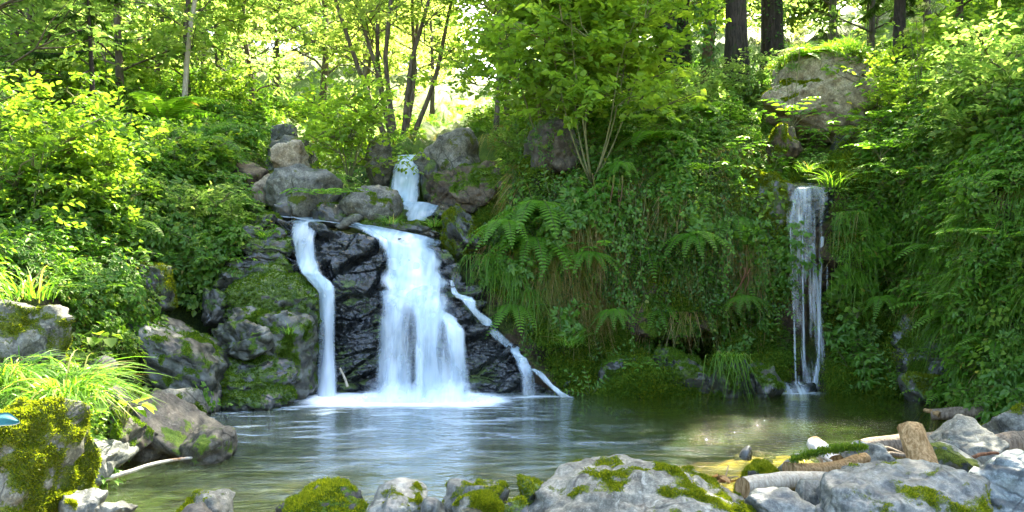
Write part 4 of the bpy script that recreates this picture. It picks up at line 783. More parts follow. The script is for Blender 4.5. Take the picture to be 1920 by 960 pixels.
def fern(name, nf, L, mat, up=.75, droop=.7, fan=6.28, fw=.2, pairs=22):
    A = Acc()
    for k in range(nf):
        a = (k + rng.uniform(-.3, .3)) * fan / nf + (0 if fan > 6 else -fan / 2); o = np.array([math.cos(a), math.sin(a), 0]); LL = L * rng.uniform(.75, 1.1); u_ = up * rng.uniform(.75, 1.15)
        t = np.linspace(0, 1, 14)[:, None]; c = o * LL * (.15 * t + .8 * t ** 1.4) + Zv * LL * (u_ * t - droop * t ** 2.2); tube(A, c, np.linspace(.005, .001, 14), 3, m=1, cap=False)
        f = np.linspace(.12, .99, pairs); x = f * 13; i0 = np.minimum(12, x.astype(int)); fr_ = (x - i0)[:, None]; p = c[i0] * (1 - fr_) + c[i0 + 1] * fr_; tg = nrm(c[i0 + 1] - c[i0]); sd = nrm(np.cross(tg, Zv)); nn = np.cross(sd, tg)
        env = LL * fw * np.minimum(1, (f / .3)) ** .7 * (1 - f) ** .6 * 1.35; rn = rng.random() * .7 + rng.random(pairs) * .3
        for s in (1, -1): leaves(A, p, sd * s + tg * .25, nn + sd * s * .15, env, LL * .87 / pairs * 1.05, fold=.1, droop=.18, rnd=rn, wide=(.15, .6))
    return A.mesh(name, [mat, BK['stem']])
def ivy_drape(name, nst, L, leaf, mat, dens=34, wd=.35, off=.10):
    A = Acc()
    for k in range(nst):
        y = rng.uniform(-wd, wd); Ls = L * rng.uniform(.45, 1.1); t = np.linspace(0, 1, 10); c = np.stack([off + .06 * np.sin(t * 3 + k) + .03 * rng.normal(size=10), y + .05 * np.sin(t * 5 + k * 2), .1 - t * Ls], -1); tube(A, c, .003, 3, m=1, cap=False)
        n = int(dens * Ls / L); f = rng.random(n) * 9; i0 = np.minimum(8, f.astype(int)); fr_ = (f - i0)[:, None]; p = c[i0] * (1 - fr_) + c[i0 + 1] * fr_ + rng.normal(0, .02, (n, 3))
        D = np.stack([rng.uniform(.1, .8, n), rng.normal(0, .7, n), rng.uniform(-1, .1, n)], -1); nn = np.stack([np.ones(n), rng.normal(0, .4, n), rng.uniform(.2, 1.2, n)], -1)
        leaves(A, p, D, nn, leaf * rng.uniform(.6, 1.2, n), leaf * .85 * rng.uniform(.7, 1.1, n), droop=.15)
    return A.mesh(name, [mat, BK['stem']])
def mossclump(name, n, Rr, mat, L=.03):
    A = Acc(); p = rng.normal(0, Rr * .5, (n, 3)) * [1, 1, .3]; leaves(A, p, rng.normal(0, .5, (n, 3)) + Zv, rng.normal(size=(n, 3)), L * rng.uniform(.5, 1.2, n), L * .4, simple=True); return A.mesh(name, [mat])

def quat(n, psi, tilt=None):
    """z axis -> n, then spin psi about it (w,x,y,z)"""
    n = nrm(n); th = np.arccos(np.clip(n[:, 2], -1, 1)) / 2; ph = np.arctan2(n[:, 1], n[:, 0]); ax = np.stack([-np.sin(ph), np.cos(ph)], -1)
    w1, x1, y1 = np.cos(th), ax[:, 0] * np.sin(th), ax[:, 1] * np.sin(th); w2, z2 = np.cos(psi / 2), np.sin(psi / 2)
    return np.stack([w1 * w2, x1 * w2 + y1 * z2, y1 * w2 - x1 * z2, w1 * z2], -1)
_protos = {}
def scatter(name, pts, q, s, meshes, kind='stuff', label=None, parent=None):
    n = len(pts); me = bpy.data.meshes.new(name); me.vertices.add(n); me.vertices.foreach_set('co', np.asarray(pts, np.float32).ravel())
    a = me.attributes.new('rot', 'QUATERNION', 'POINT'); a.data.foreach_set('value', np.asarray(q, np.float32).ravel())
    a = me.attributes.new('scl', 'FLOAT', 'POINT'); a.data.foreach_set('value', np.asarray(s, np.float32))
    a = me.attributes.new('pick', 'INT', 'POINT'); a.data.foreach_set('value', rng.integers(0, len(meshes), n).astype(np.int32))
    o = link(name, me, parent); o['kind'] = kind
    if label: o['label'] = label
    col = bpy.data.collections.new(name + '_sources')
    for m_ in meshes: col.objects.link(bpy.data.objects.new('source_' + m_.name, m_))
    g = bpy.data.node_groups.new(name + '_scatter', 'GeometryNodeTree'); g.interface.new_socket('Geometry', in_out='INPUT', socket_type='NodeSocketGeometry'); g.interface.new_socket('Geometry', in_out='OUTPUT', socket_type='NodeSocketGeometry')
    N = g.nodes; gi_ = N.new('NodeGroupInput'); go_ = N.new('NodeGroupOutput'); ip = N.new('GeometryNodeInstanceOnPoints'); ci = N.new('GeometryNodeCollectionInfo'); ci.inputs[0].default_value = col; ci.inputs[1].default_value = True; ci.inputs[2].default_value = True
    def na(nm, ty):
        x = N.new('GeometryNodeInputNamedAttribute'); x.data_type = ty; x.inputs[0].default_value = nm; return x.outputs[0]
    lk = g.links.new; mp = N.new('GeometryNodeMeshToPoints'); lk(gi_.outputs[0], mp.inputs[0]); lk(mp.outputs[0], ip.inputs['Points']); lk(ci.outputs[0], ip.inputs['Instance']); ip.inputs['Pick Instance'].default_value = True
    lk(na('pick', 'INT'), ip.inputs['Instance Index']); lk(na('rot', 'QUATERNION'), ip.inputs['Rotation']); lk(na('scl', 'FLOAT'), ip.inputs['Scale']); lk(ip.outputs[0], go_.inputs[0])
    md = o.modifiers.new('scatter', 'NODES'); md.node_group = g
    return o

G = {}
G['bramble'] = [clump_dome('bramble%d' % k, (110, 150, 210)[k], .34, .26, (.085, .066, .05)[k], (.06, .045, .034)[k], LM['bramble']) for k in range(3)]
G['limey'] = [clump_dome('lime_clump%d' % k, 110, .32, .26, .075, .055, LM['lime']) for k in range(2)]
G['small'] = [clump_dome('small_clump%d' % k, 120, .22, .10, .036, .030, LM['herb'], stems=3) for k in range(3)]
G['nettle'] = [herb('nettle%d' % k, 6, .55, 5, .12, .055, LM['herb'], 3) for k in range(3)]
G['pinn'] = [pinnate('pinnate%d' % k, 8, .5, LM['herb']) for k in range(3)]
G['grass'] = [grass('grass%d' % k, 70, .45, .009, LM['grass']) for k in range(3)]
G['hang'] = [grass('hang_grass%d' % k, 80, .62, .008, LM['grass'], up=.45, droop=1.25, hang=True, seg=7) for k in range(3)]
G['dryhang'] = [grass('dry_grass%d' % k, 60, .5, .007, LM['drygrass'], up=.3, droop=1.2, hang=True, seg=7) for k in range(2)]
G['fern'] = [fern('fern%d' % k, 9, .75, LM['fern']) for k in range(3)]
G['fanfern'] = [fern('fan_fern%d' % k, 7, .75, LM['fern'], up=.55, droop=.95, fan=2.8) for k in range(3)]
G['ivy'] = [ivy_drape('ivy%d' % k, 6, .9, .045, LM['ivy']) for k in range(3)]
G['vine'] = [ivy_drape('vine%d' % k, 3, 1.5, .055, LM['herb'], dens=60, wd=.12) for k in range(2)]
G['moss'] = [mossclump('moss_clump%d' % k, 260, .14, LM['mossG']) for k in range(2)]
G['mossY'] = [mossclump('moss_yellow%d' % k, 260, .14, LM['moss']) for k in range(1)]

hangfree = ((qpx > 850) & (qpx < 1060) & (qpy > 400 + (qpx - 850) * 1.15)) | ((qpx > 1440) & (qpx < 1575) & (qpy > 250))
def box(px, x0, x1, soft=40): return sstep(x0 - soft, x0 + soft, px) * sstep(x1 + soft, x1 - soft, px)
vis = (qpx > -380) & (qpx < 2320) & (qv > .9) & (qv < 8.1)
fallzone = box(qpx, 470, 1050, 15) * sstep(395, 430, qpy + np.maximum(0, qpx - 860) * -1.0) * (qpx > 440)
fallzone = np.where(qpx > 860, fallzone * (qpy > 455 + (qpx - 860) * 1.25), fallzone)
fallzone = np.maximum(fallzone, (box(qpx, 410, 600, 30) * (qpy > 480 - (qpx - 400) * .1)))
rfall = box(qpx, 1462, 1566, 10) * (qpy > 335)
basin = box(qpx, 480, 980, 20) * box(qpy, 245, 430, 10) * (qv < 7)      # rocks around the upper cascade
free = vis * (1 - np.clip(fallzone, 0, 1)) * (1 - rfall)
silm = np.zeros(len(qpx))
for (x0, x1, y0, y1, YY_, nm) in SIL:
    e = ((qpx - (x0 + x1) / 2) / ((x1 - x0) / 2 + 8)) ** 2 + ((qpy - (y0 + y1) / 2 - 10) / ((y1 - y0) / 2 + 14)) ** 2
    if nm == 'giant_boulder': e = ((qpx - 1515) / 125) ** 2 + ((qpy - 215) / 105) ** 2 + (qc[:, 1] > 15) * 9
    silm = np.maximum(silm, sstep(1.25, .85, e) * (.8 if nm in ('overhang_rock', 'moss_shelf', 'bank_moss_rock', 'bank_hump_rock') else .97))
darkwall = box(qpx, 1000, 1760, 40) * sstep(470, 600, qpy)
near = free / np.maximum(qc[:, 1], 5) ** .7
cave = np.clip(1.4 * np.exp(-((qpx - 1265) / 85) ** 2 - ((qpy - 655) / 50) ** 2), 0, 1)
pat = .5 + .9 * fbm(qc * .9 + 31, 3); pat2 = .5 + .9 * fbm(qc * 1.3 + 57, 3)
def put_stuff(name, n, weight, kinds, smin, smax, label, align=.5, lift=.03, hang=False, matn=None):
    if hang: weight = weight * (1 - hangfree)
    pts, nn, ppx, ppy = sample_hill(n, np.clip(weight, 0, None))
    if hang: ang = np.arctan2(nn[:, 1], nn[:, 0]); q = np.stack([np.cos(ang / 2), 0 * ang, 0 * ang, np.sin(ang / 2)], -1)
    else: q = quat(nn * align + Zv * (1 - align) + rng.normal(0, .12, nn.shape), rng.random(n) * 6.28)
    return scatter(name, pts + nn * lift, q, rng.uniform(smin, smax, n) * np.clip(pts[:, 1] / 10.5, .55, 1), [m_ for k in kinds for m_ in G[k]], label=label)
lf = sstep(620, 420, qpx); rt_ = sstep(1560, 1700, qpx); mid = (1 - lf) * (1 - rt_)
cover = near * (1 - cave) * (1 - .75 * basin) * (1 - silm)
put_stuff('leafy_undergrowth', 5200, cover * (1 - .93 * darkwall) * (lf * 1.5 + .28 * mid * sstep(520, 380, qpy) + .8 * rt_) * (.3 + pat) * sstep(7.9, 6.5, qv), ['bramble', 'bramble', 'limey', 'nettle'], .6, 1.25, 'dense leafy undergrowth of bramble and nettle covering the banks')
put_stuff('low_herbs', 5200, cover * (1 - .8 * darkwall) * (1 - .35 * mid) * (.2 + pat2) * sstep(6.8, 6, qv), ['small', 'small', 'nettle', 'pinn'], .5, 1.0, 'small leaved herbs creeping over the banks', align=.75)
put_stuff('hanging_ivy', 1500, cover * mid * (1 - .7 * darkwall) * box(qpy, 290, 520, 40) * (qpx < 1440) * (.2 + pat), ['ivy', 'ivy', 'vine'], .5, 1.0, 'ivy and creepers hanging down the right bank', hang=True, lift=.05)
put_stuff('hanging_grass', 1300, cover * (1 - .8 * darkwall * (qpx < 1730)) * (mid * box(qpy, 230, 420, 30) * .7 + rt_ * box(qpx, 1740, 2400, 40) * 1.6 * (qpy > 200) + .5 * box(qpx, 830, 960, 20) * (qpy > 400) + .12 * lf), ['hang', 'hang', 'hang', 'dryhang'], .5, 1.05, 'long grass hanging over the steep banks', hang=True, lift=.05)
put_stuff('dry_grass', 420, cover * mid * box(qpx, 860, 1500, 20) * box(qpy, 260, 600, 30) * np.clip(pat2, 0, 1) ** 2, ['dryhang'], .6, 1.2, 'dry brown grass and dead fronds hanging from the middle bank', hang=True, lift=.10)
put_stuff('upland_grass', 2600, cover * (.25 * lf + .8 * sstep(4.5, 5.5, qv)) * sstep(8, 6.5, qv), ['grass'], .5, 1.0, 'grass growing between the plants higher up the slope', align=.2)
put_stuff('bank_moss', 9000, free * (1 - .6 * cave) * (box(qpx, 840, 1780, 60) * (.35 + darkwall)) * np.clip(qm_ * 2 - .6, 0, 1) * sstep(6, 5, qv), ['moss', 'moss', 'mossY'], .6, 1.5, 'moss cushions covering the damp lower wall', align=.9, lift=.01)

# ---- individual plants ------------------------------------------------
def copy_thing(o, **kw):
    c = o.copy(); C.objects.link(c)
    for ch in o.children:
        d = ch.copy(); C.objects.link(d); d.parent = c
    for k in ('label', 'category', 'group'):
        if k in c and k in kw and kw[k] is None: del c[k]
    return c
_count = {}
def plant(kind, name, px, py, s, label, cat, group=None, hang=False, align=.35, lift=.02, at=None, yaw=None):
    if at is None: p, n = surf(px, py, lift)
    else: p, n = np.array(at, float), np.array([0, -.3, 1.0])
    ms = G[kind]; k = _count.get(kind, 0); _count[kind] = k + 1; o = link(name, ms[k % len(ms)]); o.location = p; o.scale = (s,) * 3; o.rotation_mode = 'QUATERNION'
    if hang or yaw is not None:
        ang = math.atan2(n[1], n[0]) + (yaw or 0) ; o.rotation_quaternion = (math.cos(ang / 2), 0, 0, math.sin(ang / 2))
    else: o.rotation_quaternion = quat((n * align + Zv * (1 - align))[None], np.array([rng.random() * 6.28]))[0]
    return tag(o, label, cat, group)
# single plants one can point at
for (x, y, Y, s_, yw, l) in [(950, 425, 11.0, .9, -.6, 'pale green fern at the left end of the middle bank ferns'), (1105, 480, 10.95, .75, .2, 'fern with narrow fronds over the dark hollow right of the small pale fern'), (1150, 585, 10.75, .6, 0, 'little fern above the low mossy hump right of the slanting trickle'), (1300, 445, 11.0, .8, .1, 'fern hanging over the ochre overhang'), (1395, 560, 11.0, .6, .2, 'small dark fern between the ochre overhang and the right fall'), (1655, 560, 10.7, .6, 0, 'small fern on the mossy wall above the shore rock')]:
    plant('fanfern', 'fern', 0, 0, s_, l, 'fern', at=P(x, y, Y), yaw=yw)
plant('fern', 'fern', 330, 285, 1.9, 'tall feathery fern standing in the middle of the left slope', 'fern', lift=.55)
plant('fern', 'fern', 400, 310, 1.5, 'dark arching fern right of the tall feathery fern', 'fern', lift=.5)
plant('fern', 'fern', 225, 310, 1.3, 'silvery fern in shade left of the tall feathery fern', 'fern', lift=.5)
plant('fern', 'fern', 0, 0, 1.0, 'pale fern below the leafy bush between the boulders', 'fern', at=P(605, 345, 12.6))
plant('fanfern', 'fern', 0, 0, 1.25, 'big fern with fronds drooping left from the right bank wall', 'fern', at=P(1010, 395, 11.35), yaw=-.5)
plant('fanfern', 'fern', 0, 0, 1.15, 'lower fern spreading its fronds beside the hanging grass', 'fern', at=P(1000, 455, 11.2), yaw=-.4)
plant('fanfern', 'fern', 0, 0, .9, 'small fern with pale fronds below the big drooping fern', 'fern', at=P(1040, 470, 11.15), yaw=.3)
plant('fern', 'fern', 0, 0, 1.35, 'blue green fern shaded at the foot of the spruce trunks', 'fern', at=P(1225, 275, 12.0))
plant('fern', 'fern', 0, 0, 1.1, 'upright lit fern behind the sapling clump', 'fern', at=P(1235, 150, 14.0))
plant('fern', 'fern', 0, 0, 1.2, 'fern glowing in front of the spruce trunks', 'fern', at=P(1310, 215, 13.0))
plant('fanfern', 'fern', 0, 0, .55, 'small yellow green fern hanging in pairs under the stems', 'fern', at=P(1165, 310, 11.4))
plant('fern', 'fern', 0, 0, .9, 'fern growing on top of the huge tan boulder', 'fern', at=P(1510, 112, 13.2))
plant('fern', 'fern', 1690, 215, 1.3, 'bright sunlit fern on the upper right slope', 'fern')
plant('fern', 'fern', 1850, 170, 1.3, 'fern high on the slope near the right edge', 'fern')
plant('fern', 'fern', 1900, 95, 1.3, 'fern at the top of the slope touching the right edge', 'fern')
plant('fanfern', 'fern', 0, 0, .8, 'small fern hanging from the right bank above the shore rock', 'fern', at=P(1835, 660, 9.3))
A = grass('big_grass', 420, .62, .011, LM['grass'], spread=.16, up=.75, droop=.72); G['big_grass'] = [A]
plant('big_grass', 'grass_tuft', 0, 0, 1.15, 'large bright grass tuft arching over behind the yellow moss boulder', 'grass tuft', at=P(122, 742, 5.9))
plant('big_grass', 'grass_tuft', 0, 0, .9, 'grass clump at the left edge above the yellow moss boulder', 'grass tuft', at=P(20, 715, 6.0))
plant('grass', 'grass_tuft', 0, 0, 1.6, 'loose long grass spilling beside the squared rock', 'grass tuft', at=P(60, 560, 7.0))
plant('grass', 'grass_tuft', 0, 0, .7, 'small tuft growing on the layered mossy boulder', 'grass tuft', at=P(540, 625, 10.0))
plant('grass', 'grass_tuft', 0, 0, .7, 'small tuft on the upper rock layers left of the lip', 'grass tuft', at=P(495, 445, 10.75))
plant('grass', 'grass_tuft', 0, 0, .8, 'bright grass on the ledge above the main fall', 'grass tuft', at=P(735, 420, 11.6))
plant('grass', 'grass_tuft', 0, 0, .8, 'grass right of the black wet rock at the cascade foot', 'grass tuft', at=P(812, 425, 11.65))
plant('grass', 'grass_tuft', 0, 0, 1.2, 'sunlit yellow grass tuft crowning the right fall', 'grass tuft', at=P(1563, 350, 11.0))
plant('grass', 'grass_tuft', 0, 0, .8, 'small orange tinged tuft left of the right fall top', 'grass tuft', at=P(1512, 322, 11.2))
plant('hang', 'grass_tuft', 0, 0, 1.0, 'grass hanging like hair from the rock beside the cave', 'grass tuft', at=P(1366, 665, 10.1), hang=True)
for (x, y, l) in [(1600, 400, 'top'), (1612, 460, 'middle'), (1598, 515, 'lowest')]:
    plant('hang', 'hanging_grass_tuft', 0, 0, 1.0, 'curtain of long grass right of the right fall, %s of three' % l, 'grass tuft', at=P(x, y, 10.95), hang=True)
for (x, y, l) in [(905, 480, 'leftmost'), (950, 510, 'middle'), (985, 545, 'rightmost')]:
    plant('hang', 'hanging_grass_tuft', 0, 0, 1.0, 'grass drooping over the slanting trickle, %s of three' % l, 'grass tuft', at=P(x, y, 10.95), hang=True)
plant('grass', 'grass_tuft', 0, 0, .9, 'broad bladed tuft on the low bank right of the trickle', 'grass tuft', at=P(1065, 650, 10.4))
A = clump_dome('round_leaf', 9, .16, .15, .13, .13, LM['lime'], stems=9, flat=.1); G['heart'] = [A]
plant('heart', 'heart_leaf_plant', 0, 0, 1.0, 'plant with big heart shaped leaves between brown mossy rocks', 'plant', at=P(232, 775, 6.6))
plant('heart', 'heart_leaf_plant', 0, 0, .8, 'round leaved plant dangling from the wall right of the right fall', 'plant', at=P(1608, 585, 10.8))
plant('heart', 'heart_leaf_plant', 0, 0, .9, 'broad leaved plant low on the left bank beside the swirled boulder', 'plant', at=P(190, 640, 8.0))
G['bigpin'] = [pinnate('umbel_plant', 9, .75, LM['herb'], pairs=5, lw=.05, ll=.12, flowers=4)]; G['bigpin2'] = [pinnate('big_pinnate%d' % k, 9, .75, LM['herb'], pairs=5, lw=.055, ll=.13) for k in range(2)]
plant('bigpin', 'umbel_plant', 0, 0, 1.1, 'flowering umbel plant in front of the huge tan boulder', 'plant', at=P(1485, 245, 12.3), align=0)
plant('bigpin', 'umbel_plant', 0, 0, 1.1, 'pale umbel plant against the dark trunk at upper right', 'plant', at=P(1725, 205, 12.0), align=0)
for (x, y, Y, l) in [(1650, 300, 10.9, 'large jagged leaf herb at the top of the wall right of the right fall'), (1690, 350, 10.7, 'large jagged leaf herb hanging over the dark hollow'), (1640, 240, 11.8, 'sunlit leafy herb below the leaning grey rock'),
                  (1560, 270, 12.2, 'spreading leaf herb below the foot of the huge tan boulder'), (1870, 470, 8.8, 'pale leaved herb in the grass at the right edge'), (1840, 590, 9.3, 'leafy herb low in the right bank grass'), (610, 385, 11.7, 'rosette of broad leaves on the lip rock'),
                  (1130, 490, 11.1, 'herb with pale fan leaves over the dark wall'), (1330, 340, 11.3, 'pale leafed herb on the right bank rim'), (1375, 300, 11.8, 'dense leafy herb at the rim left of the moss shelf')]:
    plant('bigpin2', 'leafy_herb', 0, 0, .9, l, 'herb', at=P(x, y, Y), align=.2)
LAND = {'the squared rock': (70, 620), 'the swirled boulder': (330, 650), 'the young spruce': (168, 130), 'the layered mossy boulder': (500, 600), 'the left rock pile': (540, 320), 'the upper cascade': (760, 350),
 'the round brown rock': (1035, 280), 'the sapling stems': (1120, 230), 'the ochre overhang': (1270, 560), 'the dark cave': (1275, 640), 'the huge tan boulder': (1520, 180), 'the right fall': (1515, 450), 'the leaning grey rock': (1645, 200), 'the shore rock': (1745, 680),
 'the floating log': (1810, 775), 'the right edge centre': (1915, 400), 'the left edge centre': (5, 400), 'the moss shelf': (1440, 370), 'the close spruce pair': (1262, 130), 'the thin leaning trunk': (345, 120), 'the slanting trickle': (950, 620), 'the main fall': (790, 560), 'the slender dark trunk': (1688, 140), 'the upper right corner': (1915, 20)}
AUTO = []
ORD = ['', 'second', 'third', 'fourth', 'fifth', 'sixth', 'seventh', 'eighth', 'ninth', 'tenth', 'eleventh', 'twelfth', 'thirteenth', 'fourteenth', 'fifteenth']
def auto_labels():
    cl = {}
    for o, one, many in AUTO:
        x, y, z = o.location; px = 960 + x / y * F; py = 480 - (z - CAMH) / y * F
        k = min(LAND, key=lambda n: (LAND[n][0] - px) ** 2 + (LAND[n][1] - py) ** 2); dx = px - LAND[k][0]; dy = py - LAND[k][1]
        rel = ('right of' if dx > 0 else 'left of') if abs(dx) > abs(dy) else ('below' if dy > 0 else 'above')
        cl.setdefault((many, one, rel, k), []).append((px, o))
    for (many, one, rel, k), L in cl.items():
        L.sort(key=lambda a: a[0]); n = len(L)
        for i, (px, o) in enumerate(L):
            if n == 1: t = '%s %s %s' % (one, rel, k)
            elif i == 0: t = 'leftmost of the %s %s %s' % (many, rel, k)
            elif i == n - 1: t = 'rightmost of the %s %s %s' % (many, rel, k)
            elif n == 3: t = 'middle one of the %s %s %s' % (many, rel, k)
            else: t = '%s from left of the %s %s %s' % (ORD[i], many, rel, k)
            o['label'] = t
def sprinkle(kind, name, n, weight, smin, smax, label, cat, group, mind=.3, **kw):
    pts, nn, _, _ = sample_hill(n * 6, np.clip(weight, 0, None) * (qpx > -50) * (qpx < 1970) * (qpy > 5)); keep = []
    for p, m_ in zip(pts, nn):
        if all(np.sum((p - k[0]) ** 2) > mind ** 2 for k in keep): keep.append((p, m_))
        if len(keep) >= n: break
    for p, m_ in keep:
        o = plant(kind, name, 0, 0, rng.uniform(smin, smax), label, cat, group, at=p + m_ * .02, **kw); AUTO.append((o, *label.split('|')))
        if kw.get('hang'):
            ang = math.atan2(m_[1], m_[0]); o.rotation_quaternion = (math.cos(ang / 2), 0, 0, math.sin(ang / 2))
low = sstep(6.5, 5.5, qv)
sprinkle('fern', 'fern', 34, cover * lf * low * sstep(560, 430, qpy), .7, 1.2, 'green fern|green ferns', 'fern', 'ferns of the left slope', .5)
sprinkle('fern', 'fern', 30, cover * rt_ * low, .6, 1.1, 'feathery fern|feathery ferns', 'fern', 'ferns of the right slope', .5)
sprinkle('fanfern', 'fern', 26, cover * mid * box(qpx, 880, 1460, 20) * box(qpy, 280, 600, 20), .45, .95, 'hanging fern|hanging ferns', 'fern', 'ferns of the steep middle bank', .35, hang=True)
sprinkle('fern', 'fern', 24, cover * mid * box(qpy, 180, 300, 20), .7, 1.2, 'upright fern|upright ferns', 'fern', 'ferns above the middle bank', .5)
sprinkle('bigpin2', 'leafy_herb', 40, cover * lf * low * (qpx > -100), .5, .9, 'broad leafy herb|broad leafy herbs', 'herb', 'herbs of the left slope', .45)
sprinkle('bigpin2', 'leafy_herb', 40, cover * rt_ * low * (1 - darkwall), .5, .9, 'pinnate leafy herb|pinnate leafy herbs', 'herb', 'herbs of the right slope', .45)
sprinkle('bigpin2', 'leafy_herb', 30, cover * mid * low * box(qpx, 900, 1640, 20) * (1 - .8 * darkwall), .4, .8, 'small leafy herb|small leafy herbs', 'herb', 'herbs of the middle bank', .4)
sprinkle('grass', 'grass_tuft', 30, cover * lf * low, .7, 1.3, 'green grass tuft|green grass tufts', 'grass tuft', 'grass tufts of the left slope', .4)
sprinkle('hang', 'grass_tuft', 60, cover * rt_ * box(qpx, 1740, 2300, 20) * low, .8, 1.3, 'long arching grass tuft|long arching grass tufts', 'grass tuft', 'grass tufts of the right slope', .3, hang=True)
sprinkle('hang', 'grass_tuft', 34, cover * mid * box(qpx, 860, 1460, 20) * box(qpy, 240, 520, 20), .6, 1.0, 'drooping grass tuft|drooping grass tufts', 'grass tuft', 'grass tufts of the middle bank', .35, hang=True)
sprinkle('ivy', 'ivy', 40, cover * mid * box(qpx, 880, 1450, 20) * box(qpy, 320, 620, 20), .6, 1.0, 'dark ivy drape|dark ivy drapes', 'ivy', 'ivy strands of the middle bank', .3, hang=True)
auto_labels()
for (x, y, l) in [(1000, 235, 'ivy hanging over the left part of the round brown rock'), (1062, 240, 'ivy hanging over the right part of the round brown rock'), (1425, 130, 'dark ivy hanging at the left edge of the huge tan boulder')]:
    plant('ivy', 'ivy', 0, 0, .7, l, 'ivy', at=P(x, y, 11.75 if x < 1100 else 12.9), hang=True)
for (x, y, Y, s, l) in [(1195, 360, 11.0, 1.0, 'long creeper hanging down beside the sapling stems'), (1170, 430, 10.95, .9, 'long leafy creeper over the dark middle wall'), (1180, 530, 10.9, .7, 'creeper end reaching down towards the low bank'), (1365, 420, 10.95, .8, 'creeper hanging above the ochre overhang'), (1430, 470, 11.0, .6, 'short creeper left of the right fall')]:
    plant('vine', 'creeper', 0, 0, s, l, 'creeper', at=P(x, y, Y), hang=True)

for i, (x, y, L_, n, l) in enumerate([(1015, 520, .95, 9, 'bundle of reddish roots hanging below the lower fern'), (1150, 330, 1.3, 5, 'mossy roots running down from the sapling stems'), (1385, 500, .6, 5, 'thin roots dangling above the ochre overhang'), (1085, 470, .8, 4, 'loose brown roots in the shade right of the small pale fern')]):
    A = Acc(); p0 = P(x, y, 11.15)
    for k in range(n):
        t = np.linspace(0, 1, 9); o_ = rng.normal(0, .10, 3) * [1, .4, .3]; c_r = o_ + np.stack([.05 * np.sin(t * 4 + k) + rng.normal(0, .05) * t, -.05 - .05 * np.sin(t * 3 + k), -t * L_ * rng.uniform(.5, 1)], -1); tube(A, c_r, np.linspace(.016, .004, 9) * rng.uniform(.5, 1.2), 5, cap=False)
    tag(link('hanging_roots', A.mesh('hanging_roots', [BK['root'] if i != 1 else BK['moss']]), None, p0), l, 'roots')
# ---- trees and shrubs --------------------------------------------------
def crown_leaves(A, ends, nt_, nl, L, W, twig=.5, flat=.8, simple=True, m=0):
    """ends: (n,3) twig origins with outward dirs -> flat sprays of leaves"""
    P0, D0 = ends; n = len(P0); k = rng.integers(0, n, nt_); d = nrm(D0[k] * .6 + rng.normal(0, .7, (nt_, 3)) * [1, 1, .45]); p = P0[k] + rng.normal(0, .12, (nt_, 3)); l = twig * rng.uniform(.5, 1.2, nt_)
    N_ = nrm(Zv + rng.normal(0, .35, (nt_, 3))); S = nrm(np.cross(d, N_)); f = np.tile((np.arange(nl) + .5) / nl, nt_); s = np.where(np.arange(nt_ * nl) % 2, 1, -1)[:, None]
    rp = np.repeat; dd = rp(d, nl, 0); pos = rp(p, nl, 0) + dd * (f * rp(l, nl))[:, None] - Zv * (.12 * f ** 2 * rp(l, nl))[:, None]
    leaves(A, pos + rng.normal(0, .015, pos.shape), dd * .7 + rp(S, nl, 0) * s + rng.normal(0, .25, pos.shape), rp(N_, nl, 0) + rng.normal(0, .35, pos.shape), L * rng.uniform(.65, 1.2, nt_ * nl), W * rng.uniform(.7, 1.15, nt_ * nl), simple=simple, rnd=np.clip(rp(rng.random(nt_), nl) * .7 + rng.random(nt_ * nl) * .3, 0, 1), m=m)
def tree_meshes(name, H, Rc, base, nb, nt_, nl, L, W, r0, leaf, bark, stems=1, seed=0, simple=True, lean=0, twig=.5, up=.45, shape=1.0):
    global rng
    keep = rng; rng = np.random.default_rng(seed); T = Acc(); P0 = []; D0 = []
    for s in range(stems):
        a0 = s * 6.28 / max(stems, 1) + rng.random(); sp = (.28 if stems > 1 else .03) * rng.uniform(.6, 1.2); t = np.linspace(0, 1, 12)
        c = np.stack([math.cos(a0) * sp * H * t ** .8 + lean * H * t ** 1.5 + .03 * H * np.interp(t, np.linspace(0, 1, 5), rng.normal(0, .5, 5) * [0, 1, 1, 1, 1]), math.sin(a0) * sp * H * t ** .8 + .03 * H * np.interp(t, np.linspace(0, 1, 5), rng.normal(0, .5, 5) * [0, 1, 1, 1, 1]), H * .95 * t - .2], -1)
        tube(T, c, r0 * (1 - .88 * t) * (1 + .5 * np.exp(-t * 25)), 8)
        for b in range(nb // stems):
            f = base + (1 - base) * (b + rng.random()) / (nb // stems); i = f * 11; i0 = min(10, int(i)); p = c[i0] + (c[i0 + 1] - c[i0]) * (i - i0); az = b * 2.4 + rng.normal(0, .4) + a0
            bl = Rc * (1 - shape * .75 * ((f - base) / (1 - base + 1e-6)) ** 1.6) * rng.uniform(.55, 1.05); u = up + .5 * f; d = nrm(np.array([math.cos(az), math.sin(az), u]))
            tb = np.linspace(0, 1, 6)[:, None]; q = p + d * bl * tb + np.cumsum(rng.normal(0, .03 * bl, (6, 3)), 0) - Zv * .12 * bl * tb ** 2; tube(T, q, np.linspace(r0 * .32 * (1 - .7 * f), .006, 6), 5, cap=False)
            for _ in range(3):
                j = rng.integers(1, 5); d2 = nrm(d + rng.normal(0, .6, 3) * [1, 1, .5]); e = q[j] + d2 * bl * .4; tube(T, [q[j], (q[j] + e) / 2 + rng.normal(0, .03, 3), e], [.012, .008, .004], 4, cap=False); P0 += [e, (q[j] + e) / 2]; D0 += [d2, d2]
            for j in range(2, 6): P0.append(q[j]); D0.append(d)
    A = Acc(); crown_leaves(A, (np.array(P0), np.array(D0)), nt_, nl, L, W, twig, simple=simple); r = (T.mesh(name + '_trunk', [BK[bark]]), A.mesh(name + '_crown', [LM[leaf]]))
    rng = keep; return r
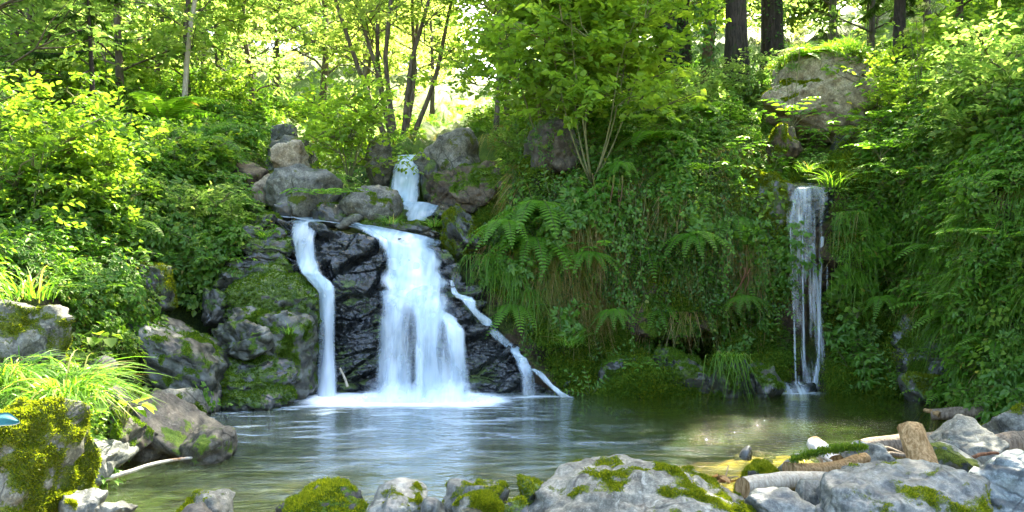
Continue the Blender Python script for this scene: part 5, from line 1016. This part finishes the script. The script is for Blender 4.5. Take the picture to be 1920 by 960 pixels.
def spruce_meshes(name, H, Rc, base, seed, leafL=.16):
    global rng
    keep = rng; rng = np.random.default_rng(seed); T = Acc(); A = Acc(); t = np.linspace(0, 1, 10); c = np.stack([.04 * np.sin(t * 5), 0 * t, H * t - .2], -1); tube(T, c, .23 * (H / 14) * (1 - .9 * t) * (1 + .35 * np.exp(-t * 30)), 12)
    z = base * H
    while z < H * .97:
        f = (z / H - base) / (1 - base)
        for k in range(4):
            az = rng.random() * 6.28; bl = Rc * (1.05 - f) * rng.uniform(.7, 1.1) + .1; d = np.array([math.cos(az), math.sin(az), 0]); tb = np.linspace(0, 1, 7)[:, None]; q = Zv * z + d * bl * tb + Zv * bl * (-.38 * tb + .16 * tb ** 2.5); tube(T, q, np.linspace(.025, .004, 7) * (1.1 - f), 4, cap=False)
            n = int(24 + 60 * bl); ff = rng.random(n) ** .7 * 6; i0 = np.minimum(5, ff.astype(int)); p = q[i0] + (q[i0 + 1] - q[i0]) * (ff - i0)[:, None]; sd = np.array([-d[1], d[0], 0]); s = rng.choice([-1, 1], n)[:, None]
            D = d * .5 + sd * s * rng.uniform(.3, 1, n)[:, None] - Zv * rng.uniform(.1, .9, n)[:, None]; leaves(A, p, D, Zv + rng.normal(0, .4, (n, 3)), leafL * rng.uniform(.7, 1.8, n) * (.6 + .6 * (1 - f)), .035, simple=True, droop=.2)
        z += .22 + .1 * rng.random()
    r = (T.mesh(name + '_trunk', [BK['dark']]), A.mesh(name + '_crown', [LM['needle']])); rng = keep; return r
def tree(name, meshes, loc, s, label, cat='tree', group=None, yaw=0, ivy=0, sz=None, crown='crown'):
    e = bpy.data.objects.new(name, None); C.objects.link(e); e.empty_display_size = .3; e.location = loc; e.rotation_euler = (0, 0, yaw); e.scale = (s, s, sz or s); tag(e, label, cat, group)
    link('trunk' if crown == 'crown' else 'stems', meshes[0], e); link(crown, meshes[1], e)
    if ivy: o = link('ivy', IVYM[ivy - 1], e); o['kind'] = 'stuff'; o.scale = (1 / s, 1 / s, 1 / s)
    return e
def ivytrunk(n, H, r, seed, leaf=.06):
    g = np.random.default_rng(seed); A = Acc(); z = g.random(n) ** 1.1 * H; a = g.random(n) * 6.28; k = .6 + .6 * g.random(n) + .5 * np.clip(noise(np.stack([a, z * .8, z * 0], -1)), 0, 1); rr = r * (1 - z / H * .4) + .02 + .09 * g.random(n) * k
    d = np.stack([np.cos(a), np.sin(a), 0 * a], -1); leaves(A, d * rr[:, None] + Zv * z[:, None], d * .3 + g.normal(0, .6, (n, 3)) - Zv * .5, d + Zv * .5, leaf, leaf * .9); return A.mesh('ivy_cover', [LM['ivy']])
IVYM = [ivytrunk(2600, 6.5, .17, 5), ivytrunk(1500, 4.5, .14, 6)]
TB = {
 'near': [tree_meshes('near_tree%d' % k, 5.5, 2.0, .15, 30, 620, 11, .10, .065, .07, 'tree', 'brown', seed=70 + k, simple=False, twig=.45) for k in range(2)],
 'broad': [tree_meshes('broad_tree%d' % k, 9, 2.8, .22, 40, 750, 10, .115, .08, .13, 'tree', 'brown', seed=80 + k, twig=.6) for k in range(3)],
 'yellow': [tree_meshes('yellow_tree%d' % k, 9, 3.0, .18, 40, 620, 10, .12, .08, .12, 'treeY', 'brown', seed=90 + k, twig=.6) for k in range(2)],
 'dense': [tree_meshes('shade_tree', 9, 2.9, .3, 60, 2600, 10, .115, .08, .13, 'tree', 'brown', seed=88, twig=.6, lean=-.2)],  # leaning crown added out of view to shade the foreground stones
 'slim': [tree_meshes('slim_tree%d' % k, 7, 1.3, .15, 24, 450, 10, .10, .07, .05, 'treeY', 'brown', seed=95 + k, twig=.4) for k in range(2)],
 'spruce': [spruce_meshes('spruce%d' % k, 13, 2.5, .27, 60 + k) for k in range(2)],
 'tallspruce': [spruce_meshes('tall_spruce', 14, 2.2, .62, 64)],
 'youngspruce': [spruce_meshes('young_spruce', 3.2, 1.2, .04, 66, leafL=.09)],
}
ms_ = tree_meshes('many_stemmed', 6.2, 1.9, .25, 72, 1600, 11, .085, .06, .05, 'treeY', 'brown', stems=8, seed=42, simple=False, twig=.45, up=.5, shape=.5)
def base_at(px, Y, pyguess):
    """ground height on the hillside under a picture column at depth Y"""
    x = (px - 960) / F * Y; d = (qc[:, 0] - x) ** 2 + (qc[:, 1] - Y) ** 2; return np.array([x, Y, qc[int(np.argmin(d))][2] - .05])
tree('many_stemmed_tree', ms_, base_at(748, 16.6, 240), 1.15, 'many stemmed yellow green tree fanning out behind the upper cascade', yaw=.5)
left_trees = [(-260, 9.5, 'near', .9), (-60, 11.5, 'near', 1.1), (70, 13, 'near', 1.1), (230, 15.5, 'near', 1.25), (20, 19, 'yellow', .7), (140, 20.5, 'near', 1.2), (300, 19, 'near', 1.1), (410, 20.5, 'near', 1.3), (470, 17.5, 'near', 1.0), (520, 23, 'yellow', .9), (200, 24, 'yellow', .8), (380, 26, 'yellow', .8), (60, 26, 'yellow', .9), (-150, 20, 'broad', 1.1), (-300, 16, 'broad', 1.1)]
lab = ['leafy tree on the steep slope beyond the left edge', 'bright leafy tree at the far left with drooping sprays', 'sunlit leafy tree above the brambles at upper left', 'leafy tree behind the young spruce', 'tall tree in the upper left corner', 'tall tree above the young spruce', 'tree left of the thin leaning trunks', 'dark green tree between the thin trunks and the pale gap', 'bushy tree left of the many stemmed tree', 'yellow tree in the pale gap at upper left centre', 'tall tree further up the left slope', 'yellow green tree further up behind the thin trunks', 'yellow green tree high in the upper left', 'tree beyond the left edge, farther back', 'broad tree beyond the left edge, nearer']
for i, (px, Y, k, s) in enumerate(left_trees): tree('broadleaf_tree', TB[k][i % len(TB[k])], base_at(px, Y, 0), s, lab[i], yaw=i * 1.3)
tree('young_spruce', TB['youngspruce'][0], base_at(168, 12.5, 190), 1.0, 'young dark spruce among the brambles at upper left')
thin = tree_meshes('thin_trunk', 9, 1.0, .55, 14, 260, 9, .10, .07, .055, 'tree', 'pale', seed=31, lean=.12)
tree('thin_tree', thin, base_at(342, 15, 190), 1.0, 'thin pale leaning trunk at the left of the picture top', yaw=0); tree('thin_tree', TB['slim'][0], base_at(360, 15.6, 200), 1.2, 'thin dark trunk just right of the pale leaning one', yaw=2)
for i, (px, Y, s, l) in enumerate([(928, 15.5, 1.0, 'slim sapling left of the tall pale gap'), (948, 17, 1.05, 'slim sapling right beside the first slim sapling'), (1035, 18, 1.1, 'slim tree behind the leafy sapling clump'), (700, 19, 1.0, 'slim tree behind the many stemmed tree')]): tree('sapling', TB['slim'][i % 2], base_at(px, Y, 0), s, l, yaw=i * 2.1)
for i, (px, Y, k, s, l) in enumerate([(600, 24, 'yellow', 1.0, 'yellow tree behind the left half of the many stemmed tree'), (810, 27, 'yellow', .7, 'yellow tree behind the right half of the many stemmed tree'), (690, 30, 'yellow', 1.2, 'tall yellow tree far behind the upper cascade'), (1060, 25, 'yellow', .9, 'yellow tree right of the pale gap'), (1110, 22, 'broad', .9, 'tree behind the leafy sapling clump'),
    (1330, 26, 'yellow', 1.1, 'sunlit tree behind the spruce trunks'), (1560, 23, 'broad', 1.0, 'green tree behind the huge tan boulder'), (1630, 20, 'near', 1.3, 'leafy tree right behind the leaning grey rock'), (1745, 21, 'yellow', .9, 'sunlit yellow tree right of the dark trunk'), (1800, 17, 'near', 1.3, 'leafy tree at the top of the right slope'), (1900, 16, 'near', 1.2, 'leafy tree in the upper right corner'), (1990, 14, 'near', .8, 'tree just beyond the right edge'), (1860, 23, 'broad', 1.0, 'taller tree behind the upper right corner'), (1680, 28, 'broad', 1.2, 'far green tree right of the dark trunk'), (1460, 27, 'broad', 1.1, 'far tree between the two thick trunks'), (2250, 13, 'broad', .8, 'broad tree beyond the right edge'), (2060, 8.2, 'dense', 1.25, 'unseen tree added beyond the right edge to shade the near stones')]):
    tree('broadleaf_tree', TB[k][i % len(TB[k])], base_at(px, Y, 0), s, l, yaw=i * 1.9)
for i, (px, Y, s, l, iv) in enumerate([(1247, 16.5, .9, 'spruce with ivy on its trunk, left of the close pair', 1), (1276, 17.2, .95, 'spruce with ivy on its trunk, right of the close pair', 1), (1382, 16.5, 1.001, 'spruce with thick bare trunk left of the huge tan boulder', 0), (1450, 18.5, 1.151, 'thickest spruce with dark ivy trunk behind the huge tan boulder', 1), (1180, 20, .9, 'spruce with low drooping boughs behind the sapling clump', 0), (1685, 16.5, .62, 'slender dark trunked spruce right of the leaning rock', 0)]):
    tree('spruce', TB['tallspruce'][0] if s in (1.001, 1.151) else TB['spruce'][i % 2], base_at(px, Y, 0), s, l, yaw=i * 1.1, ivy=iv, sz=s)
lt = tree_meshes('leaning_trunk', 8, 1.3, .6, 14, 110, 9, .09, .06, .13, 'tree', 'moss', seed=33, lean=.08)
tree('leaning_tree', lt, base_at(1322, 14.8, 185), 1.0, 'mossy leaning trunk wrapped in ivy between the spruces', ivy=2)
# sapling clump with big leaves in front of the bank
sap = tree_meshes('hazel', 3.3, 1.15, .28, 46, 900, 9, .11, .085, .013, 'lime', 'stem', stems=7, seed=44, simple=False, twig=.38, up=.25, shape=.3)
tree('hazel_clump', sap, P(1110, 318, 11.55), 1.0, 'clump of thin stemmed saplings with bright broad leaves above the middle bank', 'sapling', crown='leaves')
sap2 = tree_meshes('hazel_two', 3.0, 1.1, .2, 34, 600, 9, .11, .085, .016, 'lime', 'stem', stems=4, seed=46, simple=False, twig=.38, up=.2, shape=.3)
tree('hazel_clump', sap2, P(1020, 262, 12.3), 1.0, 'leafy sapling clump behind the round brown rock', 'sapling', yaw=1, crown='leaves')
tree('hazel_clump', sap2, P(1095, 240, 13.0), 1.05, 'leafy saplings reaching to the picture top beside the pale gap', 'sapling', yaw=3, crown='leaves')
shr = [tree_meshes('shrub%d' % k, 1.1, .65, .1, 20, 300, 9, .075, .05, .012, lf_, 'stem', stems=5, seed=47 + k, simple=False, twig=.25, up=.3, shape=.3) for k, lf_ in enumerate(('lime', 'bramble', 'tree'))]
tree('leafy_bush', shr[0], P(655, 312, 13.0), 1.15, 'bright round leafy bush between the boulders left of the upper cascade', 'bush', crown='leaves')
for i, (px, py, s, k, l) in enumerate([(415, 240, 1.0, 0, 'sunlit bush left of the rock pile'), (30, 420, 1.3, 1, 'dense bramble bush at the left edge, mid height'), (120, 380, 1.2, 0, 'bright bush catching sun on the left slope'), (250, 170, 1.3, 0, 'sunlit bush high on the left slope'), (90, 250, 1.3, 0, 'glowing bush below the leafy tree at far left'), (330, 370, .9, 1, 'green bush halfway up the left slope'), (380, 470, .8, 2, 'low bush above the swirled boulder'), (200, 470, .9, 1, 'shaded bush above the squared rock'),
    (1400, 215, 1.0, 2, 'bush left of the huge tan boulder'), (1690, 260, 1.0, 0, 'sunlit bush on the upper right slope'), (1760, 170, 1.1, 0, 'pale sunlit bush near the dark trunk'), (1880, 230, 1.1, 2, 'bush high in the right slope grass'), (960, 330, .7, 2, 'low bush left of the round brown rock'), (1290, 250, .9, 2, 'shaded bush at the rim below the spruce pair')]):
    p, n = surf(px, py); tree('bush', shr[k], p - Zv * .05, s, l, 'bush', yaw=i * 1.7, crown='leaves')
# far wood as one mass
fw_ = (qv > 7.0) * (qpx > -700) * (qpx < 2700) * sstep(33, 40, qc[:, 1]) * (1 - .85 * np.exp(-((qpx - 925) / 70) ** 2))
pts, nn, ppx, ppy = sample_hill(170, fw_ * (1 + 3 * sstep(60, 35, qc[:, 1])))
far = [tree_meshes('far_tree%d' % k, 9, 3.2, .12, 20, 700, 8, .26, .2, .12, ('treeY', 'tree', 'treeY')[k], 'brown', seed=120 + k, twig=.9) for k in range(3)]
def joined(tm, name):
    A_ = Acc(); mats = []
    out = bmesh.new(); out.from_mesh(tm[1]); me = bpy.data.meshes.new(name); out.to_mesh(me); out.free(); me.materials.append(tm[1].materials[0]); return me
scatter('far_wood', pts, quat(np.tile(Zv, (len(pts), 1)), rng.random(len(pts)) * 6.28), rng.uniform(.8, 1.5, len(pts)), [joined(t, 'far_crown%d' % k) for k, t in enumerate(far)], label='sunlit wood covering the far hillside')
# growth on the huge boulder and pebbles on the near bank
gb = bpy.data.objects['giant_boulder']; gv = np.array([v.co[:] for v in gb.data.vertices]) + np.array(gb.location); gnn = np.array([v.normal[:] for v in gb.data.vertices])
ok = np.where((gnn[:, 2] > .45) & (gv[:, 2] > gb.location.z + .35))[0]; gp = gv[rng.choice(ok, 90)] + rng.normal(0, .03, (90, 3)) * [1, 1, 0]
scatter('boulder_top_growth', gp, quat(np.tile(Zv, (90, 1)), rng.random(90) * 6.28), rng.uniform(.4, .8, 90), G['small'] + G['bramble'][:1] + G['grass'] + G['mossY'], label='herbs and grass growing on top of the huge tan boulder')
pb = []
for k in range(3):
    V, T = ico(2); Vp = V * [1, .8, .55] * (1 + .25 * fbm(V * 1.3 + k * 9, 2))[:, None] * .04; pb.append(mesh_np('pebble_source%d' % k, Vp, [T], [MT['gravel']], attrs={'moss': np.zeros(len(V))}))
n = 2600; gx = rng.uniform(-5, 6, n); gy = rng.uniform(3.6, 9.5, n); gz = bank_z(gx, gy); ok = (gz > -.35) & ((gy < 7.8) | (np.abs(gx) > 2.2)); gx, gy, gz = gx[ok], gy[ok], gz[ok]; n = len(gx)
scatter('pebbles', np.stack([gx, gy, gz + .01], -1), quat(Zv + rng.normal(0, .2, (n, 3)), rng.random(n) * 6.28), rng.uniform(.4, 1.9, n) ** 1.3, pb, label='loose pebbles and gravel between the boulders of the near bank')
